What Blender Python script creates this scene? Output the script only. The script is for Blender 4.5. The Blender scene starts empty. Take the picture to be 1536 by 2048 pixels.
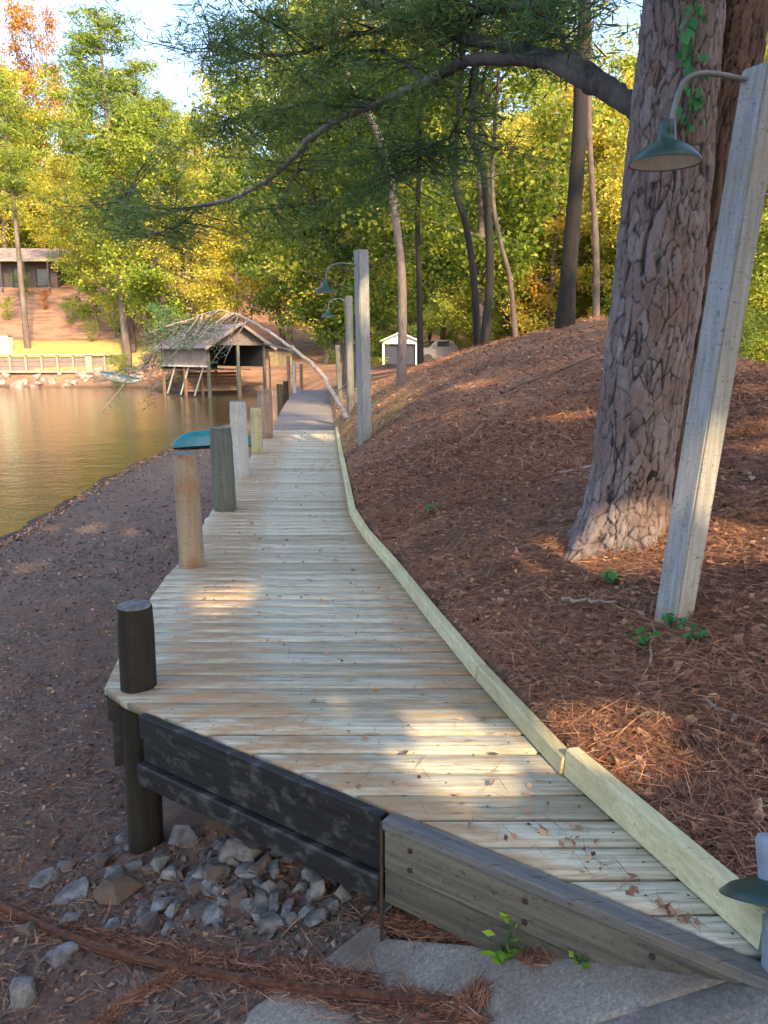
import bpy, bmesh, math, random
import numpy as np
from mathutils import Vector, Matrix, noise as mnoise, kdtree
R = math.radians
random.seed(7); rng = np.random.default_rng(7)
sc = bpy.context.scene
# ---------------------------------------------------------------- camera
CAM_H = 1.5; FPX = 1538.0; PITCH = math.atan(314/FPX)
cd = bpy.data.cameras.new('camera'); cam = bpy.data.objects.new('camera', cd)
sc.collection.objects.link(cam); sc.camera = cam
cam.location = (0, 0, CAM_H); cam.rotation_euler = (math.pi/2-PITCH, 0, 0)
cd.sensor_fit = 'VERTICAL'; cd.sensor_height = 24; cd.sensor_width = 24
cd.lens = 24*FPX/2048; cd.clip_start = .05; cd.clip_end = 2000
# ---------------------------------------------------------------- sky and sun
SUN_EL = 30.0
LIGHT = Vector((-0.36, 0.93, 0)).normalized()          # the way the light travels over the ground
SUNV = Vector((-LIGHT.x*math.cos(R(SUN_EL)), -LIGHT.y*math.cos(R(SUN_EL)), math.sin(R(SUN_EL))))
w = bpy.data.worlds.new('World'); sc.world = w; w.use_nodes = True
nt = w.node_tree; bg = nt.nodes['Background']
sky = nt.nodes.new('ShaderNodeTexSky'); sky.sky_type = 'NISHITA'; sky.sun_disc = False
sky.sun_elevation = R(SUN_EL); sky.sun_rotation = math.atan2(SUNV.x, SUNV.y)
sky.air_density = .85; sky.dust_density = 3.5; sky.ozone_density = 1.0
nt.links.new(sky.outputs[0], bg.inputs[0]); bg.inputs[1].default_value = 0.15
sl = bpy.data.lights.new('sun', 'SUN'); sun = bpy.data.objects.new('sun', sl)
sc.collection.objects.link(sun); sl.energy = 2.05; sl.angle = R(0.53); sl.color = (1, .70, .38)
sun.rotation_euler = SUNV.to_track_quat('Z', 'Y').to_euler(); sun.location = (0, 0, 30)
sc.view_settings.view_transform = 'Standard'; sc.view_settings.look = 'None'
sc.view_settings.gamma = 1; sc.view_settings.use_curve_mapping = False
sc.view_settings.exposure = 2.12
sc.cycles.max_bounces = 6; sc.cycles.transparent_max_bounces = 6
sc.cycles.use_denoising = True

# ---------------------------------------------------------------- helpers
C = sc.collection
def ray(u, v):
    a = u-768; b = -(v-1024)
    return (a, FPX*math.cos(PITCH)+b*math.sin(PITCH), -FPX*math.sin(PITCH)+b*math.cos(PITCH))
def PZ(u, v, z=0.0):
    d = ray(u, v); t = (z-CAM_H)/d[2]; return Vector((d[0]*t, d[1]*t, z))
def PY(u, v, y):
    d = ray(u, v); t = y/d[1]; return Vector((d[0]*t, y, CAM_H+d[2]*t))
def tag(o, label=None, cat=None, group=None, kind=None):
    if label: o['label'] = label
    if cat: o['category'] = cat
    if group: o['group'] = group
    if kind: o['kind'] = kind
    return o
def link(name, me, mat=None, parent=None, smooth=False):
    o = bpy.data.objects.new(name, me); C.objects.link(o)
    if mat is not None:
        me.materials.clear(); me.materials.append(mat)
    if smooth: me.shade_smooth()
    if parent is not None: o.parent = parent
    return o
def empty(name, loc=(0, 0, 0), rz=0):
    o = bpy.data.objects.new(name, None); C.objects.link(o); o.location = loc; o.rotation_euler.z = rz
    o.empty_display_size = .1
    return o
def copy_tree(o, parent=None):
    kids = list(o.children)
    c = o.copy(); C.objects.link(c); c.parent = parent
    for k in kids: copy_tree(k, c)
    return c
def bmo(name, bm, mat=None, parent=None, smooth=False):
    bmesh.ops.recalc_face_normals(bm, faces=bm.faces)
    me = bpy.data.meshes.new(name); bm.to_mesh(me); bm.free()
    return link(name, me, mat, parent, smooth)
def box_bm(bm, c, s, rot=None, bevel=0):
    r = bmesh.ops.create_cube(bm, size=1)
    M = Matrix.Translation(Vector(c)) @ (rot if rot is not None else Matrix.Identity(4)) @ Matrix.Diagonal((s[0], s[1], s[2], 1))
    bmesh.ops.transform(bm, matrix=M, verts=r['verts'])
    if bevel:
        es = list({e for v in r['verts'] for e in v.link_edges})
        bmesh.ops.bevel(bm, geom=es, offset=bevel, segments=1, affect='EDGES')
def boxo(name, c, s, mat, parent=None, rz=0, bevel=0, rot=None):
    bm = bmesh.new()
    box_bm(bm, c, s, rot if rot is not None else Matrix.Rotation(rz, 4, 'Z'), bevel)
    return bmo(name, bm, mat, parent)
def beam_bm(bm, a, b, wd, ht, bevel=0):
    """a square bar from a to b, width wd across, height ht up"""
    a = Vector(a); b = Vector(b); d = b-a; L = d.length; d.normalize()
    up = Vector((0, 0, 1)); sx = d.cross(up)
    if sx.length < 1e-3: sx = Vector((1, 0, 0))
    sx.normalize(); uz = sx.cross(d)
    rot = Matrix((( sx.x, d.x, uz.x, 0), (sx.y, d.y, uz.y, 0), (sx.z, d.z, uz.z, 0), (0, 0, 0, 1)))
    box_bm(bm, (a+b)/2, (wd, L, ht), rot, bevel)
def beamo(name, a, b, wd, ht, mat, parent=None, bevel=0):
    bm = bmesh.new(); beam_bm(bm, a, b, wd, ht, bevel); return bmo(name, bm, mat, parent)
def mesh_np(name, V, F, rnd=None):
    """fast mesh from arrays, F (n,k)"""
    me = bpy.data.meshes.new(name); V = np.asarray(V, np.float32); F = np.asarray(F, np.int32)
    n, k = F.shape
    me.vertices.add(len(V)); me.vertices.foreach_set('co', V.ravel())
    me.loops.add(n*k); me.loops.foreach_set('vertex_index', F.ravel())
    me.polygons.add(n); me.polygons.foreach_set('loop_start', np.arange(0, n*k, k, dtype=np.int32))
    try: me.polygons.foreach_set('loop_total', np.full(n, k, np.int32))
    except Exception: pass
    me.update(calc_edges=True)
    if rnd is not None:
        at = me.attributes.new('rnd', 'FLOAT', 'FACE'); at.data.foreach_set('value', np.asarray(rnd, np.float32))
    return me
def tube_arrays(pts, rad, n=8, off=0, wob=0):
    P = np.array([tuple(p) for p in pts], float); m = len(P); Vv = []
    T = np.gradient(P, axis=0); T /= np.linalg.norm(T, axis=1)[:, None]+1e-9
    ref = np.array([1., 0, 0]) if abs(T[0][0]) < .8 else np.array([0, 1., 0])
    a = np.linspace(0, 2*np.pi, n, endpoint=False)
    for i in range(m):
        s = np.cross(T[i], ref); s /= np.linalg.norm(s)+1e-9; u = np.cross(s, T[i]); ref = np.cross(T[i], s)*-1 if False else ref
        rr = rad[i]*(1+wob*rng.standard_normal(n)) if wob else rad[i]
        Vv.append(P[i]+(np.cos(a)*rr)[:, None]*s+(np.sin(a)*rr)[:, None]*u)
    V = np.concatenate(Vv); F = []
    for i in range(m-1):
        for j in range(n):
            F.append((off+i*n+j, off+i*n+(j+1) % n, off+(i+1)*n+(j+1) % n, off+(i+1)*n+j))
    return V, F
def tubes(name, lst, mat, parent=None, n=8, wob=0):
    Vs = []; Fs = []; off = 0
    for pts, rad in lst:
        V, F = tube_arrays(pts, rad, n, off, wob); Vs.append(V); Fs += F; off += len(V)
    me = mesh_np(name, np.concatenate(Vs), Fs); return link(name, me, mat, parent, True)
def spline(pts, m):
    """Catmull-Rom through pts"""
    P = [Vector(p) for p in pts]; P = [P[0]*2-P[1]]+P+[P[-1]*2-P[-2]]; out = []
    for i in range(1, len(P)-2):
        for k in range(m):
            t = k/m; a, b, c, d = P[i-1], P[i], P[i+1], P[i+2]
            out.append(.5*((2*b)+(c-a)*t+(2*a-5*b+4*c-d)*t*t+(3*b-a-3*c+d)*t**3))
    out.append(P[-2]); return out
def lathe(name, prof, mat, parent=None, n=28, loc=(0, 0, 0), smooth=True):
    V = []; F = []
    for r, z in prof:
        for j in range(n):
            a = 2*math.pi*j/n; V.append((loc[0]+r*math.cos(a), loc[1]+r*math.sin(a), loc[2]+z))
    for i in range(len(prof)-1):
        for j in range(n): F.append((i*n+j, i*n+(j+1) % n, (i+1)*n+(j+1) % n, (i+1)*n+j))
    return link(name, mesh_np(name, V, F), mat, parent, smooth)

# ---------------------------------------------------------------- materials
def mat_new(name):
    m = bpy.data.materials.new(name); m.use_nodes = True; t = m.node_tree
    return m, t, t.nodes['Principled BSDF']
def N(t, typ, **kw):
    n = t.nodes.new(typ)
    for k, v in kw.items():
        if k in n.inputs: n.inputs[k].default_value = v
        else: setattr(n, k, v)
    return n
def ramp(t, fac, stops):
    r = t.nodes.new('ShaderNodeValToRGB'); e = r.color_ramp.elements
    while len(e) < len(stops): e.new(.5)
    for i, (p, c) in enumerate(stops):
        e[i].position = p; e[i].color = (*c, 1) if len(c) == 3 else c
    t.links.new(fac, r.inputs[0]); return r
def mixc(t, fac, a, b, typ='MIX'):
    m = t.nodes.new('ShaderNodeMix'); m.data_type = 'RGBA'; m.blend_type = typ
    for s, x in ((m.inputs[0], fac), (m.inputs[6], a), (m.inputs[7], b)):
        if hasattr(x, 'is_linked'): t.links.new(x, s)
        elif isinstance(x, (int, float)): s.default_value = x
        else: s.default_value = (*x, 1)
    return m.outputs[2]
def bump(t, bs, h, strength=.5, dist=.01):
    b = N(t, 'ShaderNodeBump'); b.inputs['Strength'].default_value = strength; b.inputs['Distance'].default_value = dist
    t.links.new(h, b.inputs['Height']); t.links.new(b.outputs[0], bs.inputs['Normal'])
def coords(t, scale=(1, 1, 1), kind='Object', randoff=False):
    tc = N(t, 'ShaderNodeTexCoord'); mp = N(t, 'ShaderNodeMapping'); mp.inputs['Scale'].default_value = scale
    t.links.new(tc.outputs[kind], mp.inputs[0])
    if randoff:
        oi = N(t, 'ShaderNodeObjectInfo'); mu = N(t, 'ShaderNodeMath', operation='MULTIPLY'); mu.inputs[1].default_value = 37.
        t.links.new(oi.outputs['Random'], mu.inputs[0]); cx = N(t, 'ShaderNodeCombineXYZ')
        for i in range(3): t.links.new(mu.outputs[0], cx.inputs[i])
        t.links.new(cx.outputs[0], mp.inputs['Location'])
    return mp.outputs[0]
def noise(t, co, scale, detail=4, rough=.6, dist=0):
    n = N(t, 'ShaderNodeTexNoise'); n.inputs['Scale'].default_value = scale; n.inputs['Detail'].default_value = detail
    n.inputs['Roughness'].default_value = rough; n.inputs['Distortion'].default_value = dist
    t.links.new(co, n.inputs['Vector']); return n.outputs[0]
def wood_mat(name, c1, c2, stain, stain_amt=.5, gscale=(1.2, 30, 30), rough=.8, bumpd=.004, big=1.6, c3=None, ang=None, sth=(.48, .68), bs=.6):
    m, t, b = mat_new(name); co = coords(t, gscale, 'Object', True)
    if ang is not None:
        mp = co.node; mp.vector_type = 'TEXTURE'; mp.inputs['Scale'].default_value = tuple(1/x for x in gscale); mp.inputs['Rotation'].default_value = (0, 0, ang)
        t.links.remove(mp.inputs['Location'].links[0])
    g = noise(t, co, 1.6, 6, .65, .4)
    base = ramp(t, g, [(.32, c1), (.62, c2)]).outputs[0]
    oi = N(t, 'ShaderNodeObjectInfo')
    va = ramp(t, oi.outputs['Random'], [(0, (.62, .58, .52)), (.3, (.86, .87, .87)), (.6, (1, 1, 1)), (1, (1.12, 1.08, .98))]).outputs[0]
    base = mixc(t, .8, base, va, 'MULTIPLY')
    w = coords(t, (big, big*2.2, big*2.2), 'Object', False); s = noise(t, w, 1.3, 4, .65)
    sm = ramp(t, s, [(sth[0], (0, 0, 0)), (sth[1], (1, 1, 1))]).outputs[0]
    mul = N(t, 'ShaderNodeMath', operation='MULTIPLY'); mul.inputs[1].default_value = stain_amt; t.links.new(sm, mul.inputs[0])
    base = mixc(t, mul.outputs[0], base, stain)
    w2 = coords(t, (3, 26, 26), 'Object', True); s2 = noise(t, w2, 2.5, 3, .7)
    dk = ramp(t, s2, [(.57, (0, 0, 0)), (.72, (.8,)*3)]).outputs[0]
    base = mixc(t, dk, base, c3 or tuple(x*.32 for x in c1))
    t.links.new(base, b.inputs['Base Color']); b.inputs['Roughness'].default_value = rough
    bump(t, b, g, bs, bumpd); return m
def plain(name, col, rough=.6, metal=0, var=.25, scale=8, bd=.002, dirt=None):
    m, t, b = mat_new(name); co = coords(t, (1, 1, 1), 'Object', True); g = noise(t, co, scale, 5, .65)
    lo = tuple(x*(1-var) for x in col); hi = tuple(min(1, x*(1+var)) for x in col)
    base = ramp(t, g, [(.35, lo), (.65, hi)]).outputs[0]
    if dirt:
        g2 = noise(t, co, scale*.35, 4, .7); base = mixc(t, ramp(t, g2, [(.5, (0,)*3), (.7, (.8,)*3)]).outputs[0], base, dirt)
    t.links.new(base, b.inputs['Base Color']); b.inputs['Roughness'].default_value = rough; b.inputs['Metallic'].default_value = metal
    bump(t, b, g, .4, bd); return m
def leaf_mat(name, stops, trans=.45, tree_var=.25, rough=.55):
    """colour per leaf from the face attribute rnd, patches by position and a shift per tree"""
    m, t, b = mat_new(name); a = N(t, 'ShaderNodeAttribute'); a.attribute_name = 'rnd'
    co = coords(t, (1, 1, 1), 'Object', True); g = noise(t, co, .45, 2, .5)
    oi = N(t, 'ShaderNodeObjectInfo')
    def ma(op, x, y):
        q = N(t, 'ShaderNodeMath', operation=op)
        for i, z in enumerate((x, y)):
            if hasattr(z, 'is_linked'): t.links.new(z, q.inputs[i])
            else: q.inputs[i].default_value = z
        return q.outputs[0]
    f = ma('ADD', ma('MULTIPLY', a.outputs['Fac'], .45), ma('MULTIPLY', g, .75))
    f = ma('ADD', f, ma('MULTIPLY', ma('SUBTRACT', oi.outputs['Random'], .5), tree_var))
    f = ma('SUBTRACT', f, .10)
    col = ramp(t, f, stops).outputs[0]
    t.links.new(col, b.inputs['Base Color']); b.inputs['Roughness'].default_value = rough
    b.inputs['Specular IOR Level'].default_value = .3
    tr = N(t, 'ShaderNodeBsdfTranslucent'); t.links.new(col, tr.inputs[0])
    mx = N(t, 'ShaderNodeMixShader'); mx.inputs[0].default_value = trans
    t.links.new(b.outputs[0], mx.inputs[1]); t.links.new(tr.outputs[0], mx.inputs[2])
    t.links.new(mx.outputs[0], t.nodes['Material Output'].inputs[0]); return m

M_deck = wood_mat('treated_deck_wood', (.27, .27, .215), (.62, .61, .49), (.36, .215, .105), .85, (1.0, 34, 34), bumpd=.0012, sth=(.45, .61), bs=.5)
M_olddeck = wood_mat('old_grey_deck_wood', (.16, .15, .16), (.26, .24, .25), (.16, .12, .10), .4)
M_curb = wood_mat('new_pale_timber', (.46, .44, .25), (.64, .60, .37), (.46, .36, .18), .5, (26, .9, 26), c3=(.34, .28, .15))
M_dark = wood_mat('tarred_dark_wood', (.003, .004, .005), (.014, .016, .019), (.075, .078, .082), .75, (1.5, 30, 30), .65, big=5, sth=(.52, .66), ang=math.atan2(1.68-3.25, .95+1.28))
M_fascia = wood_mat('weathered_grey_wood', (.062, .060, .052), (.150, .142, .118), (.035, .042, .038), .7, (1.2, 24, 24), ang=math.atan2(1.68-3.25, .95+1.28))
M_cap = wood_mat('grey_cap_wood', (.095, .10, .105), (.175, .185, .19), (.22, .16, .10), .4, (1.2, 24, 24), ang=math.atan2(1.68-3.25, .95+1.28))
M_pole = wood_mat('grey_post_wood', (.21, .225, .235), (.34, .365, .375), (.30, .24, .14), .35, (30, 30, 1.2))
M_pole2 = wood_mat('dim_post_wood', (.10, .105, .10), (.19, .20, .19), (.12, .10, .07), .35, (30, 30, 1.2))
def pil(name, a, b, s, amt=.6): return wood_mat(name, a, b, s, amt, (22, 22, 1.0), .85, .006, 1.4)
M_pilD = pil('piling_dark', (0.004, 0.004, 0.004), (0.018, 0.016, 0.011), (0.003, 0.003, 0.003))
M_pilT = pil('piling_tan', (.24, .19, .14), (.36, .29, .21), (.24, .10, .045), .9)
M_pilG = pil('piling_green_grey', (.06, .075, .068), (.14, .15, .13), (.07, .06, .04))
M_pilL = pil('piling_pale', (.36, .38, .36), (.52, .54, .50), (.30, .20, .14), .4)
M_pilY = pil('piling_yellowish', (.34, .31, .16), (.48, .45, .28), (.12, .10, .05), .5)
M_pilR = pil('piling_reddish', (.17, .11, .08), (.30, .22, .17), (.10, .04, .03), .6)
M_galv = plain('galvanised_metal', (.20, .21, .22), .5, .4, .2)
M_shade = plain('green_enamel', (.016, .050, .042), .35, 0, .2, 12, .0008, (.02, .05, .04))
M_shadein = plain('white_enamel_inside', (.62, .58, .50), .5, 0, .12, 10, .0005)
M_concrete = None
M_brown0 = plain('dark_brown_stake', (.05, .035, .028), .8)
M_pilEnd0 = plain('rusty_screw_metal', (.05, .035, .03), .6, .5)

# ---------------------------------------------------------------- deck outline (world metres, deck top at z = 0)
RY = [1.70, 1.75, 2.07, 2.55, 3.39, 4.23, 5.28, 6.28, 7.2, 9.71, 12.34, 16.04, 21.54, 29.7, 36.0]
RX = [.95, .93, .81, .64, .43, .25, .04, -.18, -.33, -.53, -.74, -1.02, -1.45, -2.10, -2.70]
LY = [3.23, 4.7, 5.58, 7.32, 9.31, 11.71, 13.83, 16.04, 21.54, 29.73, 36.0]
LX = [-1.28, -1.48, -1.53, -1.69, -1.80, -2.03, -2.19, -2.32, -2.89, -3.62, -4.10]
xr = lambda y: np.interp(y, RY, RX)
FA = (-1.28, 3.25); FB = (.95, 1.68)                 # front edge
def fline(y): return FA[0]+(y-FA[1])*(FB[0]-FA[0])/(FB[1]-FA[1])
def fy(x): return FA[1]+(x-FA[0])*(FB[1]-FA[1])/(FB[0]-FA[0])
xl = lambda y: np.where(np.asarray(y) < FA[1], fline(np.asarray(y, float)), np.interp(y, LY, LX))
# ---------------------------------------------------------------- terrain
SHORE = np.array([(-4.6, -60), (-4.6, 0), (-5.0, 5), (-5.37, 10.5), (-5.5, 12.4), (-5.8, 15.5), (-5.95, 18.6), (-5.9, 21.4), (-6.1, 26),
    (-5.3, 29), (-4.4, 31), (-4.4, 37), (-5.0, 42), (-7.0, 49), (-10, 52), (-16, 54), (-18.3, 60), (-20.5, 61.5), (-30, 62), (-60, 61), (-220, 60), (-220, -60)], float)
def lake_sd(X, Y):
    """signed distance: positive on land"""
    d = np.full(X.shape, 1e9); ins = np.zeros(X.shape, bool); n = len(SHORE)
    for i in range(n):
        a = SHORE[i]; b = SHORE[(i+1) % n]; e = b-a
        t = np.clip(((X-a[0])*e[0]+(Y-a[1])*e[1])/(e@e), 0, 1)
        d = np.minimum(d, np.hypot(X-a[0]-t*e[0], Y-a[1]-t*e[1]))
        c = ((a[1] > Y) != (b[1] > Y)) & (X < (b[0]-a[0])*(Y-a[1])/(b[1]-a[1]+1e-12)+a[0]); ins ^= c
    return np.where(ins, -d, d)
def sstep(x, a, b):
    t = np.clip((x-a)/(b-a), 0, 1); return t*t*(3-2*t)
def fnoise(X, Y, f, seed=0):
    r = np.random.default_rng(seed); out = 0
    for k in range(6):
        a = r.uniform(0, 6.28); p = r.uniform(0, 6.28); ff = f*r.uniform(.7, 1.6)
        out = out+np.sin((X*math.cos(a)+Y*math.sin(a))*ff+p+1.3*np.sin((X*math.sin(a)-Y*math.cos(a))*ff*.7+p*2))
    return out/6
def h_ramp(X, Y):
    t = .92-X+.1*(Y-1.7); return np.interp(t, [-8, -1.2, -.6, -.25, 0, .3, .98, 2.0, 2.6, 4.5, 7], [.6, .15, .10, .045, -.03, -.15, -.47, -.81, -.88, -.95, -1.6])
def ground(X, Y, rough=True):
    X = np.asarray(X, float); Y = np.asarray(Y, float); d = lake_sd(X, Y)
    XR = xr(Y); XL = np.where(Y < 3.25, -1.28, np.interp(Y, LY, LX))
    left = -1+.13*(1-np.exp(-np.clip(d, 0, None)/1.2))
    rmp = h_ramp(X, Y); left = np.where(Y < 3.3, np.maximum(np.where(d > 0, -1+.13*(1-np.exp(-np.clip(d, 0, None)/1.2)), -2), rmp), left)
    k = np.clip((X-XL)/(XR-XL), 0, 1); under = left*(1-k)+(-.10)*k
    wy = sstep(Y, 2.4, 4.4); mid = np.where(X > XL, rmp*(1-wy)+under*wy, left)
    s = np.clip(X-XR-.04, 0, None)
    A = np.interp(Y, [1.6, 3, 5, 7, 9, 11, 13, 15, 17, 22, 30, 60], [.12, .28, .30, .42, .62, 1.0, 1.36, 1.3, 1.2, .75, .5, .3])
    B = np.interp(Y, [1.6, 3.4, 20, 40], [.12, .18, .17, .10])
    bank = .03+A*(1-np.exp(-s/1.3))+B*np.minimum(s, 4.3)-.30*np.clip(s-4.3, 0, 5)*sstep(Y, 6, 11)*(1-sstep(Y, 24, 34))
    sw = sstep(Y, 1.62, 1.70)
    right = bank*sw+rmp*(1-sw)
    h = np.where(X > XR+.03, right, mid)
    # far country
    dd = np.clip(d, 0, None)
    p1 = np.interp(dd, [0, 1.4, 2.0, 2.1, 6, 10, 25, 60, 150], [-1, .05, .3, 1.35, 2.6, 3.1, 8.9, 14, 24])
    p2 = np.interp(dd, [0, 1, 3, 15, 60, 150], [-1, -.5, .3, 2.2, 9, 22])
    wl = sstep(-X, 15, 20); far = p1*wl+p2*(1-wl)
    wf = sstep(Y, 30, 46); h = h*(1-wf)+far*wf
    h = np.where(d < 0, np.minimum(-1-np.minimum(1.6, -.22*d), -1.0), h)
    if rough:
        amp = np.where(d > 0, 1, .3)*np.where((X > XL-.1) & (X < XR+.1) & (Y > 1.5) & (Y < 36), .15, 1)*np.where((Y < 2.6) & (X > -1.1), .05, 1)
        near = .030*fnoise(X, Y, 2.2, 3)+np.where(X > XR+.25, .045, 0)*fnoise(X, Y, 1.3, 33)+np.where(X > XR+.15, .016, 0)*np.abs(fnoise(X, Y, 5, 34))+.016*fnoise(X, Y, 7, 4)+.008*fnoise(X, Y, 18, 5)
        lf = sstep(-(X-XL), .1, .5)*(d > .3)*(Y < 26)*(Y > .5); h = h+lf*(.022*np.abs(fnoise(X*1.0, Y*.45, 9, 21))*1.6+.020*fnoise(X, Y, 14, 22)+.02*fnoise(X, Y*.5, 4, 23))
    h = h+amp*(near+np.clip((Y-15)/40, 0, 1)*.35*fnoise(X, Y, .25, 6))
    return h
def gz(x, y): return float(ground(np.array([x]), np.array([y]))[0])
def axis(parts):
    out = []
    for a, b, n in parts: out += list(np.linspace(a, b, n, endpoint=False))
    out.append(parts[-1][1]); return np.array(out)
gx = axis([(-600, -120, 8), (-120, -30, 30), (-30, -7, 46), (-7, 5.5, 210), (5.5, 20, 40), (20, 120, 34), (120, 600, 8)])
gy = axis([(-300, -40, 6), (-40, -2, 24), (-2, 9, 190), (9, 20, 90), (20, 75, 110), (75, 140, 26), (140, 700, 8)])
GX, GY = np.meshgrid(gx, gy); GZ = ground(GX, GY)
xlc = np.where(GY < 3.25, fline(GY), np.interp(GY, LY, LX))
inside = (GX > xlc-.12) & (GX < xr(GY)+.02) & (GY > 1.6) & (GY < 36.5)
GZ = np.where(inside, np.minimum(GZ, -.09), GZ)
XC = lambda y: np.interp(y, [-8, 0, 1.7, 1.95, 2.2, 2.42, 2.6], [-2.5, -1.2, -.72, -.6, -.41, .0, .2])
inc = (GX > XC(GY)+.03) & (GY < 2.5) & (GY > -8) & ((GY < 1.64) | (GX < xr(GY)-.05)) & (GX < 4)
GZ = np.where(inc, np.minimum(GZ, h_ramp(GX, GY)-.03), GZ)
far_m = np.hypot(GX, GY) > 150
V = np.stack([GX.ravel(), GY.ravel(), GZ.ravel()], 1); nx, ny = len(gx), len(gy)
ii = (np.arange(ny-1)[:, None]*nx+np.arange(nx-1)[None]).ravel(); F = np.stack([ii, ii+1, ii+nx+1, ii+nx], 1)
me = mesh_np('ground', V, F)
D_ = lake_sd(GX, GY).ravel(); X_, Y_ = V[:, 0], V[:, 1]
mud = np.clip(np.where((X_ < xlc.ravel()+.4) | (Y_ < 1.6), 1, 0), 0, 1)*(Y_ < 33)
lawn = ((X_ < -19) & (Y_ > 58) & (D_ > 1.9) & (D_ < 8.5)).astype(float)*1.0
lawn = np.maximum(lawn, ((X_ > -1.2) & (X_ < 3) & (Y_ > 11) & (Y_ < 36) & (X_ < xr(Y_)+1.3+.4*np.sin(Y_))).astype(float)*.45)
wet = np.exp(-np.clip(D_, 0, None)/.5)
for nm, arr in (('mud', mud), ('lawn', lawn), ('wet', wet)):
    at = me.attributes.new(nm, 'FLOAT', 'POINT'); at.data.foreach_set('value', arr.astype(np.float32))
def ground_mat():
    m, t, b = mat_new('forest_floor'); co = coords(t, (1, 1, 1), 'Object')
    n1 = noise(t, co, 38, 5, .75); n2 = noise(t, co, 1.6, 4, .65); n3 = noise(t, co, 140, 3, .7)
    vo = N(t, 'ShaderNodeTexVoronoi'); vo.inputs['Scale'].default_value = 26; t.links.new(co, vo.inputs['Vector'])
    sp = N(t, 'ShaderNodeSeparateColor'); t.links.new(vo.outputs['Color'], sp.inputs[0])
    leaf = ramp(t, n1, [(.28, (0.065, 0.034, 0.023)), (.45, (0.208, 0.107, 0.065)), (.58, (0.351, 0.195, 0.114)), (.75, (0.546, 0.338, 0.208))]).outputs[0]
    leaf = mixc(t, .55, leaf, ramp(t, sp.outputs[0], [(0, (0.130, 0.068, 0.044)), (.6, (0.325, 0.169, 0.098)), (.93, (0.468, 0.273, 0.156)), (1, (0.650, 0.494, 0.351))]).outputs[0])
    straw = mixc(t, n3, (0.257, 0.101, 0.047), (0.486, 0.216, 0.095))
    leaf = mixc(t, ramp(t, n2, [(.5, (0,)*3), (.66, (.8,)*3)]).outputs[0], leaf, straw)
    mudc = ramp(t, n1, [(.3, (0.056, 0.042, 0.036)), (.48, (0.144, 0.108, 0.091)), (.62, (0.237, 0.180, 0.153)), (.78, (0.375, 0.298, 0.260))]).outputs[0]
    n4 = noise(t, co, 2.3, 4, .6); mudc = mixc(t, ramp(t, n4, [(.42, (0,)*3), (.64, (.6,)*3)]).outputs[0], mudc, (.27, .15, .105))
    def at(nm):
        a = N(t, 'ShaderNodeAttribute'); a.attribute_name = nm; return a.outputs['Fac']
    n5 = noise(t, coords(t, (.5, 1.6, 1)), .9, 6, .7); leaf = mixc(t, ramp(t, n5, [(.46, (0,)*3), (.60, (.75,)*3)]).outputs[0], leaf, (.085, .052, .040))  # dark streaks: litter tone plus tree shade painted in for the far slope
    col = mixc(t, at('mud'), leaf, mudc)
    gr = mixc(t, n2, (.20, .15, .035), (.60, .37, .10)); gr = mixc(t, .4, gr, mixc(t, n1, (.12, .10, .03), (.75, .52, .16))); col = mixc(t, at('lawn'), col, gr)
    col = mixc(t, at('wet'), col, (.045, .034, .028))
    t.links.new(col, b.inputs['Base Color']); b.inputs['Roughness'].default_value = .92
    ad = N(t, 'ShaderNodeMath', operation='ADD'); t.links.new(n1, ad.inputs[0]); t.links.new(n3, ad.inputs[1])
    bump(t, b, ad.outputs[0], .9, .02); return m
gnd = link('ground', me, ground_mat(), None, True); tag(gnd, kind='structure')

# lake
m, t, b = mat_new('lake_water'); co = coords(t, (1, 1, 1), 'Object')
n1 = noise(t, co, 5.5, 4, .55, .3); n2 = noise(t, coords(t, (.5, 1.4, 1)), 1.3, 2, .5)
ad = N(t, 'ShaderNodeMath', operation='ADD'); t.links.new(n1, ad.inputs[0]); t.links.new(n2, ad.inputs[1])
b.inputs['Base Color'].default_value = (.10, .075, .028, 1); b.inputs['Roughness'].default_value = .06; b.inputs['IOR'].default_value = 1.33
bump(t, b, ad.outputs[0], .16, .08)
me = mesh_np('lake', [(-250, -80, -1.0), (-1.6, -80, -1.0), (-1.6, 70, -1.0), (-250, 70, -1.0)], [(0, 1, 2, 3)])
lake = link('lake', me, m); tag(lake, kind='structure')

# concrete ramp
m, t, b = mat_new('ramp_concrete'); co = coords(t, (1, 1, 1), 'Object'); n1 = noise(t, co, 90, 4, .7); n2 = noise(t, co, 2.2, 5, .65); n3 = noise(t, co, 9, 5, .7)
cc = ramp(t, n1, [(.3, (0.161, 0.147, 0.126)), (.55, (0.322, 0.292, 0.250)), (.75, (0.515, 0.469, 0.398))]).outputs[0]
cc = mixc(t, ramp(t, n2, [(.38, (0,)*3), (.62, (.85,)*3)]).outputs[0], cc, (.15, .105, .075))
cc = mixc(t, ramp(t, n3, [(.58, (0,)*3), (.72, (.6,)*3)]).outputs[0], cc, (.11, .10, .09))
cr = N(t, 'ShaderNodeTexVoronoi', feature='DISTANCE_TO_EDGE'); cr.inputs['Scale'].default_value = .55
wv = N(t, 'ShaderNodeMix'); wv.data_type = 'VECTOR'; wv.inputs[0].default_value = .08; t.links.new(co, wv.inputs[4])
nn = N(t, 'ShaderNodeTexNoise'); nn.inputs['Scale'].default_value = 6; t.links.new(co, nn.inputs['Vector']); t.links.new(nn.outputs['Color'], wv.inputs[5])
t.links.new(wv.outputs[1], cr.inputs['Vector'])
ck = ramp(t, cr.outputs['Distance'], [(.0, (1,)*3), (.006, (0,)*3)]).outputs[0]; cc = mixc(t, ck, cc, (.05, .04, .035))
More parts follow.
